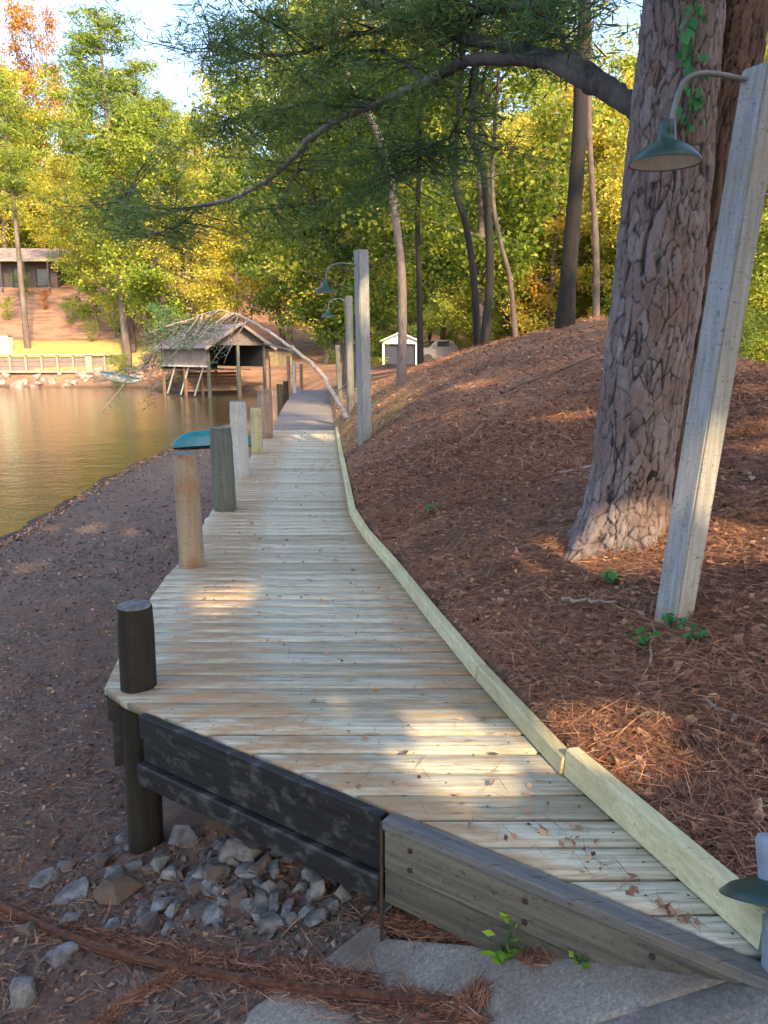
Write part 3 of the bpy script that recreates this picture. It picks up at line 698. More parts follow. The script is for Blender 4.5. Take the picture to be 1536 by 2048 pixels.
for i in range(900):
    y = rt.uniform(19, 50); x = rt.uniform(-1.5+.0*y, .58*y)
    if x < float(xr(y))+1.2: continue
    if any((x-a)**2+(y-b_)**2 < 5 for a, b_ in near): continue
    u = x/y*1538+768
    if 735 < u < 905 and y < 40: continue                     # keep the view of the white shed
    if abs((x-.75)*.93-(36-y)*.36) < 3.8 and y > 15: continue
    near.append((x, y)); cnt += 1
    if cnt > 46: break
    mt = rt.choice(['yellowgreen', 'green', 'yellowgreen', 'yellow', 'yellow' if u > 1000 else 'green']); k = 'd%d' % rt.randrange(4)
    nm = {'yellow': 'slim yellow tree', 'yellowgreen': 'slim yellow green tree', 'green': 'slim green tree'}[mt]
    auto_label(T_(k, 0, y, rt.uniform(.75, 1.15), mt, nm, 'slim trees of the thicket behind the bank', x=x), nm, x, y, 'slim trees')
cnt = 0
for i in range(600):
    y = rt.uniform(18, 60); x = rt.uniform(-5, .58*y); u = x/y*1538+768
    if y < 48 and x < float(xr(y))+1.0: continue
    if 740 < u < 900 and y < 37: continue
    if abs((x-.75)*.93-(36-y)*.36) < 2 and y > 24: continue
    if not ok(x, y): continue
    cnt += 1
    if cnt > 60: break
    mt = rt.choice(['yellowgreen', 'green', 'yellowgreen', 'yellow']); lb = {'yellow': 'yellow', 'yellowgreen': 'yellow green', 'green': 'green'}[mt]+' bushy sapling'
    auto_label(T_('s%d' % rt.randrange(3), 0, y, rt.uniform(.5, .95), mt, lb, 'saplings in the undergrowth', x=x, cat='sapling'), lb, x, y, 'saplings')

ORD = ['leftmost', 'second from left', 'third from left', 'fourth from left', 'fifth from left', 'sixth from left', 'seventh from left', 'eighth from left'] + [w+' from left' for w in 'ninth tenth eleventh twelfth thirteenth fourteenth fifteenth sixteenth seventeenth eighteenth nineteenth twentieth'.split()]
for (lb, g_), lst in AUTO.items():
    lst.sort(key=lambda q: q[0]); n_ = len(lst)
    for i, (u, o) in enumerate(lst):
        o['label'] = lb if n_ == 1 else lb+', '+('rightmost' if i == n_-1 else ORD[min(i, 19)])
# far wood that reads as one mass
n = 60000; r_ = np.random.default_rng(5); ang = r_.uniform(-.85, .75, n); dist = r_.uniform(128, 150, n)
X = np.sin(ang)*dist; Y = np.cos(ang)*dist; top = 13+5*fnoise(X, Y, .08, 9)+3*fnoise(X, Y, .3, 10)
Z = 13+(r_.random(n)**.8)*(top+4)-3
V, F = leaves(np.stack([X, Y, Z], 1), 1.5, .7, 6); o = link('far_woods', mesh_np('far_woods', V, F, r_.random(n)), LM['yellowgreen']); tag(o, 'hazy yellow green woods closing the view behind all the trees', 'woods', kind='stuff')

# ---------------------------------------------------------------- individual trunks in the middle distance
def custom_tree(name, px, y, rads, mat, label, leafm, lsize=.13, ntop=9, nl=9000, h2=6, rad=2.6, seed=1, limbs=()):
    pts = [PY(u, v, y) for u, v in px]; base = Vector((pts[0].x, y, gz(pts[0].x, y))); pts[0] = base+Vector((0, 0, -.3))
    rel = [p-base for p in pts]; r = random.Random(seed); rr = np.random.default_rng(seed)
    d = (rel[-1]-rel[-2]).normalized(); e = rel[-1].copy()
    for k in range(ntop): e = e+Vector((d.x*.4+r.uniform(-.12, .12), r.uniform(-.12, .12), 1)).normalized()*(h2/ntop); rel.append(e.copy())
    P = spline(rel, 4); m = len(P); R_ = [np.interp(i/(m-1), [0, .05, .15, 1], [rads[0]*1.6, rads[0]*1.15, rads[0], rads[1]*.3]) for i in range(m)]
    tb = [(P, R_)]; cl = []
    for i in range(16):
        k = int(m*(.45+.5*(i+r.random())/16)); p = P[min(m-1, k)]; a = r.uniform(0, 6.28); L = rad*r.uniform(.5, 1.1)
        q = p+Vector((math.cos(a)*L, math.sin(a)*L, L*r.uniform(.15, .8))); W = limb_path(p, q, .1, 5, r); tb.append((W, [rads[0]*.3*(1-.16*z) for z in range(6)]))
        for z in (2, 3, 4, 5): cl += [(W[z]+Vector((r.gauss(0, .4), r.gauss(0, .4), r.gauss(0, .3))), r.uniform(.4, .8))]*1
    cc = np.array([tuple(c) for c, _ in cl]); cr = np.array([q for _, q in cl]); idx = rr.integers(0, len(cc), nl)
    v = rr.standard_normal((nl, 3)); v /= np.linalg.norm(v, axis=1)[:, None]; v *= (rr.random(nl)**.45)[:, None]
    Q = cc[idx]+v*cr[idx][:, None]*np.array([1, 1, .6]); Q = Q[Q[:, 2]+base.z > 3.6]
    o = tree_from(name, tb, Q, LM[leafm], mat, lsize, .6, seed, base, 9, carved=True); tag(o, label, 'tree'); return o
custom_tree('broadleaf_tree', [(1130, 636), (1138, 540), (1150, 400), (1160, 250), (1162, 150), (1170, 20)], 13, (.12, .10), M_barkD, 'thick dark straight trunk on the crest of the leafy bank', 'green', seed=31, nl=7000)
custom_tree('broadleaf_tree', [(1196, 622), (1192, 500), (1185, 380), (1178, 250), (1180, 100)], 15, (.055, .05), M_bark, 'thin trunk just right of the thick dark one', 'yellow', seed=32, nl=5000)
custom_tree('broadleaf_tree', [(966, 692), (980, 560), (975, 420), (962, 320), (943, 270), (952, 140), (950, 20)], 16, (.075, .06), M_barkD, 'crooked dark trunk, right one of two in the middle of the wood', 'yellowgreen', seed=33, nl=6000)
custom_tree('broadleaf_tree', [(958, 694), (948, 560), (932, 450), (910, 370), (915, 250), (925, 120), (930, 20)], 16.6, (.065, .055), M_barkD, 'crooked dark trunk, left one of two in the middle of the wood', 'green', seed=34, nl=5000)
custom_tree('broadleaf_tree', [(802, 778), (805, 660), (803, 540), (790, 430), (775, 330), (740, 230), (700, 170)], 14, (.072, .05), M_barkM, 'pale pinkish trunk in front of the white shed', 'yellowgreen', seed=35, nl=5000)
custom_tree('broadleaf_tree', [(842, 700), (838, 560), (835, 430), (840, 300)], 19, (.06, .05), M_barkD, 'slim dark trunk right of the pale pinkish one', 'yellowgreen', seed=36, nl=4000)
custom_tree('broadleaf_tree', [(1035, 668), (1020, 560), (1000, 480), (985, 380), (990, 250)], 18, (.05, .045), M_bark, 'slanting thin trunk between the crooked pair and the thick dark trunk', 'yellow', seed=37, nl=4000)
# ---------------------------------------------------------------- the big pine with its overhanging limbs
BY = 4.62
def bark_trunk(name, cen, rads, mat, parent, base, seed, nA=150, nz=520, plate=(.045, .115), amp=.020, flare=None):
    """tube with plated bark as real relief"""
    r = np.random.default_rng(seed); zs0 = np.array([c.z for c in cen]); z0, z1 = zs0[0], zs0[-1]
    z = z0+(z1-z0)*np.linspace(0, 1, nz)**1.35; cx = np.interp(z, zs0, [c.x for c in cen]); cy = np.interp(z, zs0, [c.y for c in cen]); rd = np.interp(z, zs0, rads)
    th = np.linspace(0, 2*np.pi, nA, endpoint=False); rm = float(np.mean(rads[:3])); TH, ZZ = np.meshgrid(th, z)
    cw, ch = plate; H = z1-z0; W = 2*np.pi*rm; ns = int(W*H/(cw*ch)); kd = kdtree.KDTree(ns*3); k = 0
    su = r.uniform(0, W, ns); sv = r.uniform(0, H, ns); hh = r.uniform(-.35, .5, ns)
    for s in (-1, 0, 1):
        for i in range(ns): kd.insert(((su[i]+s*W)/cw, sv[i]/ch, 0), i); k += 1
    kd.balance(); D1 = np.empty(TH.size); ID = np.empty(TH.size, int); I2 = np.empty(TH.size, int); DX = np.empty(TH.size); tf = TH.ravel()*rm; zf = ZZ.ravel()-z0
    tf2 = tf+.008*fnoise(tf*1., zf*1., 34, 41)+.006*fnoise(tf*1., zf*1., 110, 42)
    for i in range(TH.size):
        a, b2 = kd.find_n((tf2[i]/cw, zf[i]/ch, 0), 2); D1[i] = b2[2]-a[2]; ID[i] = a[1]; I2[i] = b2[1]; DX[i] = abs(a[0][0]-b2[0][0])/(abs(a[0][0]-b2[0][0])+abs(a[0][1]-b2[0][1])+1e-6)
    st_ = np.clip(abs(hh[ID]-hh[I2])*3.2, .25, 1)*(.62+.55*DX); st_ = np.clip(st_, 0, 1).reshape(TH.shape); D1 = D1.reshape(TH.shape); ID = ID.reshape(TH.shape)
    pl = 1-(1-np.clip(D1/(.20+.14*hh[ID]), 0, 1)**.6)*st_; pl = pl*(1-.35*np.clip(fnoise(TH*rm*1., ZZ*.35, 55, 61)-.1, 0, 1)*2); vf = np.abs(fnoise(TH*rm*1.0+.02*np.sin(ZZ*9+2), ZZ*.10, 34, 31)); vf = np.clip(vf/.05, 0, 1); pl = pl*(.30+.70*vf); disp = amp*1.1*(pl-1)+amp*.75*np.round(hh[ID]*4)/4*pl+.006*fnoise(TH*rm*90, ZZ*26, 1, 2)+.007*fnoise(TH*rm*22, ZZ*7, 1, 8)
    RR = rd[:, None]+disp
    if flare is not None:
        fz = np.clip(1-(ZZ-z0)/flare[0], 0, 1)**2.2; RR = RR+fz*(flare[1]*(.55+.75*np.maximum(0, np.cos(TH*5+.6))+.5*np.maximum(0, np.cos(TH-3.6))))
    X = cx[:, None]+RR*np.cos(TH); Y = cy[:, None]+RR*np.sin(TH); V = np.stack([X, Y, ZZ], -1).reshape(-1, 3)-np.array(base)
    i0 = (np.arange(nz-1)[:, None]*nA+np.arange(nA)[None]); i1 = (np.arange(nz-1)[:, None]*nA+((np.arange(nA)+1) % nA)[None])
    F = np.stack([i0.ravel(), i1.ravel(), (i1+nA).ravel(), (i0+nA).ravel()], 1); me = mesh_np(name, V, F)
    at = me.attributes.new('plate', 'FLOAT', 'POINT'); at.data.foreach_set('value', pl.ravel().astype(np.float32))
    at = me.attributes.new('tone', 'FLOAT', 'POINT'); at.data.foreach_set('value', (hh[ID].ravel()+.35).astype(np.float32)/.85)
    return link(name, me, mat, parent, True)
def plate_mat(name, groove, c1, c2, c3):
    m, t, b = mat_new(name); co = coords(t, (1, 1, .5), 'Object')
    def at(nm):
        a = N(t, 'ShaderNodeAttribute'); a.attribute_name = nm; return a.outputs['Fac']
    n = noise(t, co, 55, 7, .8, .6); n2 = noise(t, co, 5, 4, .6)
    tone = ramp(t, at('tone'), [(0, c1), (.6, c2), (1, c3)]).outputs[0]; tone = mixc(t, .5, tone, ramp(t, n, [(.3, tuple(x*.35 for x in c1)), (.7, tuple(min(1, x*1.6) for x in c2))]).outputs[0])
    tone = mixc(t, ramp(t, n2, [(.46, (0,)*3), (.66, (.65,)*3)]).outputs[0], tone, (.20, .115, .085))
    col = mixc(t, ramp(t, at('plate'), [(.25, (.95,)*3), (.80, (0,)*3)]).outputs[0], tone, groove)
    t.links.new(col, b.inputs['Base Color']); b.inputs['Roughness'].default_value = .9; bump(t, b, n, 1.0, .014); return m
M_plateG = plate_mat('grey_pine_bark', (.022, .015, .014), (.155, .122, .118), (.25, .212, .218), (.35, .315, .335))
M_plateR = plate_mat('reddish_pine_bark', (.018, .011, .009), (.085, .050, .040), (.14, .082, .064), (.20, .13, .10))
pb = PY(1232, 1112, BY); base = Vector((pb.x, BY, gz(pb.x, BY)))
pine = empty('pine_tree', base); tag(pine, 'thick old pine with plated grey bark beside the leaning pole', 'tree')
cg = [Vector((base.x+.02, BY, base.z-.15))]+[Vector((PY(u, v, BY).x, BY, PY(u, v, BY).z)) for u, v in ((1258, 980), (1283, 800), (1312, 600), (1335, 350), (1358, 100), (1380, -150), (1400, -500), (1415, -1000))]
cg.append(Vector((cg[-1].x+.1, BY, 9.0)))
bark_trunk('trunk', cg, [.236, .236, .242, .246, .236, .218, .207, .195, .18, .12], M_plateG, pine, base, 3, nA=260, nz=900, plate=(.040, .092), amp=.015, flare=(.62, .13))
cr_ = [Vector((PY(1345, 1080, 4.74).x, 4.74, base.z-.1))]+[Vector((PY(u, v, 4.74).x, 4.74, PY(u, v, 4.74).z)) for u, v in ((1335, 950), (1352, 800), (1378, 600), (1412, 350), (1462, 100), (1500, -150), (1560, -500))]
cr_.append(Vector((cr_[-1].x+.6, 4.7, 8.0)))
bark_trunk('side_trunk', cr_, [.15, .145, .145, .15, .16, .175, .17, .16, .09], M_plateR, pine, base, 4, nA=130, nz=520, plate=(.028, .12), amp=.018, flare=(.5, .1))
# dark knot hole near the foot
kn = bmesh.new(); bmesh.ops.create_icosphere(kn, subdivisions=3, radius=1)
for v in kn.verts:
    d = mnoise.noise(v.co*2.5)*.35; v.co = v.co*(1+d)
kp = PY(1298, 955, BY-.20)-base; bmesh.ops.transform(kn, matrix=Matrix.Translation(kp) @ Matrix.Diagonal((.055, .035, .075, 1)), verts=kn.verts)
bmo('knot', kn, M_barkD, pine, True)
def L3(lst): return [PY(u, v, y)-base for u, v, y in lst]
limbs = []; 
def limb(lst, r0, r1, m=8):
    P = spline(L3(lst), m); k = len(P); R_ = [r0+(r1-r0)*(i/(k-1))**.8 for i in range(k)]
    P = [p+Vector((rng.normal(0, .006), rng.normal(0, .006), rng.normal(0, .006)))*(1 if 0 < i < k-1 else 0) for i, p in enumerate(P)]
    limbs.append((P, R_)); return P
l1 = limb([(1290, 235, 4.62), (1230, 180, 4.8), (1150, 130, 5.1), (1050, 100, 5.6), (940, 78, 6.1), (860, 52, 6.5), (760, 20, 7.0), (640, -40, 7.6)], .060, .030)
l2 = limb([(1280, 225, 4.65), (1190, 175, 4.9), (1120, 133, 5.2), (1050, 120, 5.5), (945, 122, 5.9), (850, 165, 6.3), (760, 205, 6.8), (680, 238, 7.1), (620, 278, 7.4), (560, 340, 7.6), (480, 392, 7.9), (400, 412, 8.2), (300, 428, 8.6), (230, 400, 8.9)], .054, .014)
l3 = limb([(622, 277, 7.4), (605, 310, 7.5), (590, 350, 7.6), (570, 390, 7.7), (552, 425, 7.8)], .016, .006)
l4 = limb([(1160, -60, 5.2), (1090, 5, 5.5), (1000, 18, 5.9), (900, 42, 6.3), (800, 55, 6.7), (700, 72, 7.1), (600, 105, 7.5), (500, 110, 7.9), (420, 95, 8.2)], .034, .012)
l5 = limb([(400, 412, 8.2), (360, 450, 8.4), (290, 468, 8.6), (230, 440, 8.9), (180, 400, 9.1)], .012, .006)
l6 = limb([(850, 165, 6.3), (800, 120, 6.8), (720, 100, 7.2), (640, 130, 7.7)], .018, .008)
l7 = limb([(1165, 140, 5.1), (1120, 70, 5.2), (1080, 10, 5.4), (1040, -60, 5.7)], .020, .01)
l8 = limb([(760, 205, 6.8), (700, 190, 7.0), (620, 200, 7.4), (540, 230, 7.8), (450, 240, 8.2)], .014, .005)
l9 = limb([(945, 122, 5.9), (935, 200, 6.3), (900, 270, 6.8), (850, 310, 7.2), (780, 350, 7.6)], .012, .005)
# the dark green needle sprays, each on a side twig that droops from the limbs
def spray(P, n, L0, frac=(.1, 1.0), seed=0, down=.35):
    r = random.Random(seed)
    for _ in range(n):
        i = int((frac[0]+(frac[1]-frac[0])*r.random())*(len(P)-1)); p = P[i]; a = r.uniform(0, 6.28); L = L0*r.uniform(.4, 1.2)
        e = p+Vector((math.cos(a)*L, math.sin(a)*L*1.3, -down*L*r.uniform(-.6, 1.4))); W = limb_path(p, e, .12, 5, r)
        limbs.append((W, [.007, .006, .005, .004, .003, .002])); twigs.append(W)
twigs = []
spray(l1, 30, .9, (.45, 1), 1); spray(l2, 8, .6, (.34, .5), 2); spray(l2, 5, .75, (.5, .78), 3, .1); spray(l2, 18, .8, (.8, 1), 4); spray(l3, 6, .35, (.2, 1), 5)
spray(l4, 44, .95, (.25, 1), 6); spray(l5, 14, .7, (.2, 1), 7); spray(l6, 14, .7, (.2, 1), 8); spray(l7, 8, .5, (.3, 1), 9); spray(l8, 22, .8, (.15, 1), 10, .25); spray(l9, 18, .7, (.3, 1), 11)
# free hanging masses seen in the photo (their twigs run back to the nearest limb)
for (u, v, y, su, sv, n) in ((490, 60, 8.2, 130, 60, 24), (700, 20, 7.2, 200, 35, 30), (450, 285, 8.6, 110, 28, 16), (740, 335, 7.6, 170, 70, 13), (880, 300, 7.0, 110, 60, 8), (290, 405, 9.0, 110, 50, 9), (600, 460, 8.0, 130, 50, 9), (800, 400, 8.0, 140, 70, 9), (440, 150, 8.8, 60, 40, 8), (1000, -10, 6.2, 200, 30, 14)):
    r = random.Random(int(u*7+v)); allp = [p for q in (l1, l2, l3, l4, l5, l6, l8, l9) for p in q]
    for _ in range(n):
        c = PY(u+r.gauss(0, su*.6), v+r.gauss(0, sv*.6), y+r.gauss(0, .4))-base; q = min(allp, key=lambda p: (p-c).length)
        W = limb_path(q, c, .12, 6, r); limbs.append((W, [.009, .008, .006, .005, .004, .003, .002])); twigs.append(W[2:])
M_barkP = bark_mat('pale_limb_bark', (.11, .10, .095), (.23, .215, .20), (.17, .165, .14))
k2 = next(i for i, q in enumerate(limbs) if q[0] is l2); k3 = next(i for i, q in enumerate(limbs) if q[0] is l3); cut = int(len(l2)*.36)
Pl, Rl = limbs[k2]; arch = [(Pl[cut:], Rl[cut:]), limbs[k3]]; limbs[k2] = (Pl[:cut+1], Rl[:cut+1]); limbs.pop(k3)
tubes('limb', limbs, M_barkG, pine, 7); tubes('arching_limb', arch, M_barkP, pine, 9)
def needles(tw, per, length, seed, clump=.13, spread=1.0):
    rr = np.random.default_rng(seed); C0 = []; 
    for W in tw:
        for q in W[1:]: C0.append(tuple(q))
        for a, b2 in zip(W[1:], W[2:]): C0.append(tuple((a+b2)/2))
    C0 = np.array(C0); idx = np.repeat(np.arange(len(C0)), per); n = len(idx)
    D = rr.standard_normal((n, 3)); D[:, 2] *= .6; D /= np.linalg.norm(D, axis=1)[:, None]
    P = C0[idx]+rr.standard_normal((n, 3))*clump*np.array([1, 1, .45]); return P, D
P, D = needles(twigs, 12, .13, 5, .085)
V, F = leaves(P, .115, .085, 8, D=D); V, F = carve(V, F, base, 1); link('crown', mesh_np('crown', V, F, np.random.default_rng(1).random(len(F))), LM['darkpine'], pine)
# high crown of the same pine above the frame
tb = []; cl = []; r = random.Random(77); topc = cg[-1]-base
for i in range(34):
    p = Vector((topc.x*.9, topc.y, 5.2+i*.20)); a = r.uniform(0, 6.28); L = r.uniform(1.6, 3.6)*(1-.012*i); e = p+Vector((math.cos(a)*L, math.sin(a)*L, L*.25)); W = limb_path(p, e, .1, 6, r)
    tb.append((W, [.05, .045, .04, .03, .02, .015, .01])); cl += [W[3:]]
tb.append(([topc-Vector((0, 0, .4)), topc+Vector((.1, 0, 3.4))], [.1, .03])); tubes('upper_limb', tb, M_bark, pine, 6)
P, D = needles(cl, 150, .2, 6, .33)
V, F = leaves(P, .24, .13, 9, D=D); V, F = carve(V, F, base, 2); link('upper_crown', mesh_np('upper_crown', V, F, np.random.default_rng(2).random(len(F))), LM['darkpine'], pine)
# vine on the trunk
vine = empty('vine', PY(1385, 240, 4.38)); vb_ = vine.location.copy(); tag(vine, 'green leafy vine climbing the pine trunk above the lamp', 'vine')
vp = [PY(u, v, 4.38)-vb_ for u, v in ((1382, 265), (1380, 200), (1386, 140), (1382, 80), (1390, 10), (1380, -60), (1385, -160))]
tubes('stem', [(spline(vp, 4), [.004]*25)], M_bark, vine, 5)
pv = []; 
for i in range(86):
    v = random.uniform(-150, 262) if i < 80 else random.uniform(420, 470); u = 1383+random.gauss(0, 13); pv.append(tuple(PY(u, v, 4.37+random.uniform(-.03, .015))-vb_))
Dv = np.array([(random.gauss(0, .5), -.35, -1) for _ in pv]); V, F = leaves(np.array(pv[:80]), .065, .7, 3, D=Dv[:80])
M_vine = leaf_mat('vine_leaves', [(.2, (.035, .16, .05)), (.6, (.06, .26, .08)), (.9, (.12, .34, .10))], .3)
link('foliage', mesh_np('foliage', V, F, np.random.default_rng(3).random(len(F))), M_vine, vine)

# ---------------------------------------------------------------- trees behind the viewpoint that shade the ramp and deck
for i, (x, y, h, rad, seed, lb) in enumerate(((2.5, -7.0, 15, 4.6, 301, 'tall green tree behind the ramp on the right, nearest of the shade trees'), (7.5, -5.0, 15, 4.6, 302, 'tall green shade tree uphill to the right of the ramp'),
        (-1.8, -9.5, 15, 4.6, 303, 'tall green shade tree behind the ramp on the left'), (5.5, -12, 18, 5.2, 304, 'tallest green shade tree far behind the ramp'), (11.5, -1.5, 14, 4.4, 305, 'green shade tree on the bank right of the big pine'), (-6.5, -12, 17, 4.8, 306, 'green shade tree near the water behind the ramp'))):
    tb, P = gen_decid(h, rad, 17000, .25, seed, low=.12); z = gz(x, y)
    o = tree_from('broadleaf_tree', tb, P, LM['green'], M_bark, .34, .75, seed, (x, y, z), 7, carved=True); tag(o, lb, 'tree')

# ---------------------------------------------------------------- boathouse on its piles
M_siding = wood_mat('pinkish_grey_siding', (.13, .105, .10), (.22, .185, .18), (.09, .07, .06), .4, (20, 20, 2))
M_roof = wood_mat('grey_shingles', (.06, .06, .072), (.12, .12, .14), (.06, .05, .05), .5, (8, 8, 8))
M_darkin = plain('boathouse_interior', (.03, .03, .035), .9)
M_brownw = wood_mat('rusty_brown_boards', (.10, .06, .045), (.20, .12, .085), (.06, .04, .03), .5, (4, 4, 20))
M_yellow = wood_mat('yellow_brown_boards', (.34, .23, .09), (.48, .34, .15), (.2, .12, .06), .4, (4, 4, 20))
def bh():
    A = PZ(420, 797, -1.0)                      # near corner at the water
    y0 = A.y; Wd = 3.75; rzz = R(40)
    root = empty('boathouse', (A.x, y0, -1.0), rzz)   # local x along the front, local y to the back
    L = 6.2; zt = 3.0; zw = 3.1
    posts = [(0, 0), (Wd*.52, 0), (Wd, 0), (0, L*.5), (0, L), (Wd, L*.5), (Wd, L)]
    for i, (x, y) in enumerate(posts):
        boxo('pile', (x, y, 1.05), (.15, .15, 4.5), M_pilG if i < 3 else M_brownw, root)
    # front gable (boards), header beam
    ap = 4.35
    bm = bmesh.new(); vs = [bm.verts.new(p) for p in ((-.25, -.04, 3.22), (Wd+.25, -.04, 3.22), (Wd/2, -.04, ap-.12), (-.25, .02, 3.22), (Wd+.25, .02, 3.22), (Wd/2, .02, ap-.12))]
    for f in ((0, 1, 2), (5, 4, 3), (0, 3, 4, 1), (1, 4, 5, 2), (2, 5, 3, 0)): bm.faces.new([vs[i] for i in f])
    bmo('gable', bm, M_siding, root)
    boxo('header_beam', (Wd/2, -.06, 3.16), (Wd+.3, .12, .18), M_siding, root)
    # side wall boards on the left, upper half
    for k in range(10):
        boxo('wall_board', (-.09, .35+k*L/10, 2.55), (.03, L/10-.03, 1.35+.04*(k % 2)), M_siding, root)
    boxo('side_rail', (-.13, L/2, 1.85), (.06, L, .10), M_pilL, root)
    # roof slopes with shingle courses
    for sgn in (-1, 1):
        run = Wd/2+.55; rise = run*(ap-3.2)/(Wd/2); ncr = 9
        for k in range(ncr):
            t0, t1 = k/ncr, (k+1)/ncr; tm = (t0+t1)/2
            x = Wd/2+sgn*run*tm; z = ap-rise*tm+.02
            rot = Matrix.Rotation(sgn*math.atan2(rise, run)+sgn*.05, 4, 'Y')
            boxo('shingle_course', (x, L/2-.15, z), (math.hypot(run, rise)/ncr+.03, L+.9, .035), M_roof, root, rot=rot)
    boxo('ridge_cap', (Wd/2, L/2-.15, ap+.05), (.25, L+.95, .05), M_roof, root)
    for sgn in (-1, 1):
        beamo('barge_board', (Wd/2+sgn*.01, -.64, ap-.05), (Wd/2+sgn*(Wd/2+.5), -.64, ap-.05-(ap-3.2)/(Wd/2)*(Wd/2+.5)), .04, .18, M_siding, root)
    # back wall, inner right wall, dark upper room with brown lower boards
    boxo('back_wall', (Wd/2, L-.1, 2.4), (Wd, .06, 1.5), M_darkin, root)
    boxo('right_wall', (Wd-.02, L/2, 2.5), (.05, L, 1.4), M_darkin, root)
    for k in range(6): boxo('slip_board', (Wd/2, L*.55, .35+k*.20), (Wd-.1, .05, .17), M_brownw, root)
    boxo('loft_floor', (Wd/2, L*.62, 1.6), (Wd, L*.7, .08), M_brownw, root)
    for k in range(3): beamo('brace', (-.02, .6+k*1.9, 1.8), (-.02, 1.9+k*1.9, .1), .07, .07, M_pilL, root)
    boxo('inner_post', (Wd*.3, L*.5, 1.1), (.12, .12, 2.2), M_brownw, root)
    tag(root, 'weathered grey gabled boathouse standing on piles over the lake', 'boathouse'); return root
bh()
# lean-to on the right of the boathouse, lit yellow boards
q = PY(560, 705, 44); rt_ = empty('lean_to', (q.x, 44, gz(q.x, 44)))
for k in range(5): boxo('wall_board', (-.5+k*.26, 0, 2.35), (.24, .04, .75+.02*(k % 2)), M_yellow, rt_)
boxo('shed_roof', (.05, .4, 2.95), (1.9, 1.6, .08), M_roof, rt_, rot=Matrix.Rotation(R(14), 4, 'Y'))
for x in (-.6, .72): boxo('post', (x, 0, 1.2), (.09, .09, 2.6), M_brownw, rt_)
tag(rt_, 'small lean-to with sunlit yellow brown boards beside the boathouse', 'shed')

# ---------------------------------------------------------------- far shore: seawall, house, boat
M_white = plain('whitewashed_timber', (.22, .195, .155), .7, 0, .12)
M_panel = plain('dark_seawall_board', (.15, .12, .10), .85, 0, .3)  # plain dark brown board colour
sx0, sx1 = PY(-40, 712, 63.9).x, PY(243, 712, 63.9).x; sy = 63.75; z1 = 1.45
sw = empty('seawall', (sx0, sy, .2)); ns = 9; st = (sx1-sx0)/ns
for i in range(ns+1):
    wd = .55 if i == 7 else .16
    boxo('post', (i*st, -.14, .6), (wd, .18, 1.35), M_white, sw)
for i in range(ns):
    for k in range(3): boxo('wall_board', ((i+.5)*st, 0, .2+k*.38), (st-.05, .08, .36), M_panel, sw)
boxo('cap_rail', (ns*st/2, -.1, 1.34), (ns*st+.4, .5, .12), M_white, sw)
boxo('footing', (ns*st/2, -.3, -.02), (ns*st+.4, .5, .18), M_white, sw)
tag(sw, 'low white posted seawall below the sunny yellow lawn', 'seawall')
M_bglass = plain('dark_window_glass', (.02, .025, .03), .1, 0, .1)
hx = PY(115, 560, 86).x; hz = PY(60, 588, 86).z; M_hwall = plain('brown_house_siding', (.045, .035, .033), .8, 0, .3)
hs = empty('house', (hx-9, 86, hz-.3)); 
boxo('wall', (0, 3, 1.9), (18, 6, 3.6), M_hwall, hs)
for i in range(7):
    wdw = boxo('window', (-7.6+i*2.5, -.06, 2.0), (1.7, .08, 1.9), M_hwall, hs); g = boxo('pane', (0, 0, 0), (1.5, .04, 1.7), M_bglass, hs)
    g.parent = wdw; g.location = (0, 0, 0)
    for v in g.data.vertices: v.co += Vector((-7.6+i*2.5, -.105, 2.0))
rb = bmesh.new(); vs = [rb.verts.new(p) for p in ((-10, -1.6, 3.6), (10, -1.6, 3.6), (10, 7.6, 3.6), (-10, 7.6, 3.6), (-9, 3, 5.4), (9, 3, 5.4))]
for f in ((0, 1, 5, 4), (1, 2, 5), (2, 3, 4, 5), (3, 0, 4), (3, 2, 1, 0)): rb.faces.new([vs[i] for i in f])
bmo('roof', rb, plain('pale_brown_roof', (.20, .16, .145), .85, 0, .5, 1.5), hs)
boxo('fascia', (0, -1.62, 3.62), (20, .08, .25), M_white, hs)
boxo('porch_floor', (0, -1.2, -.05), (18.5, 2.6, .25), M_panel, hs)
for i in range(8): boxo('porch_post', (-8.8+i*2.5, -1.5, 1.8), (.14, .14, 3.6), M_hwall, hs)
boxo('porch_railing', (0, -2.35, .75), (18.5, .06, .08), M_panel, hs)
tag(hs, 'long low brown house with dark windows on the far hill', 'house')
q = PY(6, 690, 65.5); ub = empty('utility_box', (q.x, 65.5, gz(q.x, 65.5)-.15))
boxo('cabinet', (0, 0, .75), (1.3, .9, 1.5), plain('pale_green_paint', (.45, .56, .46), .6), ub, bevel=.04); boxo('lid', (0, 0, 1.53), (1.42, 1.0, .08), M_white, ub); boxo('door', (0, -.47, .7), (1.0, .04, 1.2), plain('pale_green_door', (.38, .48, .40), .6), ub)
tag(ub, 'pale green box on the lawn at the left edge of the picture', 'box')
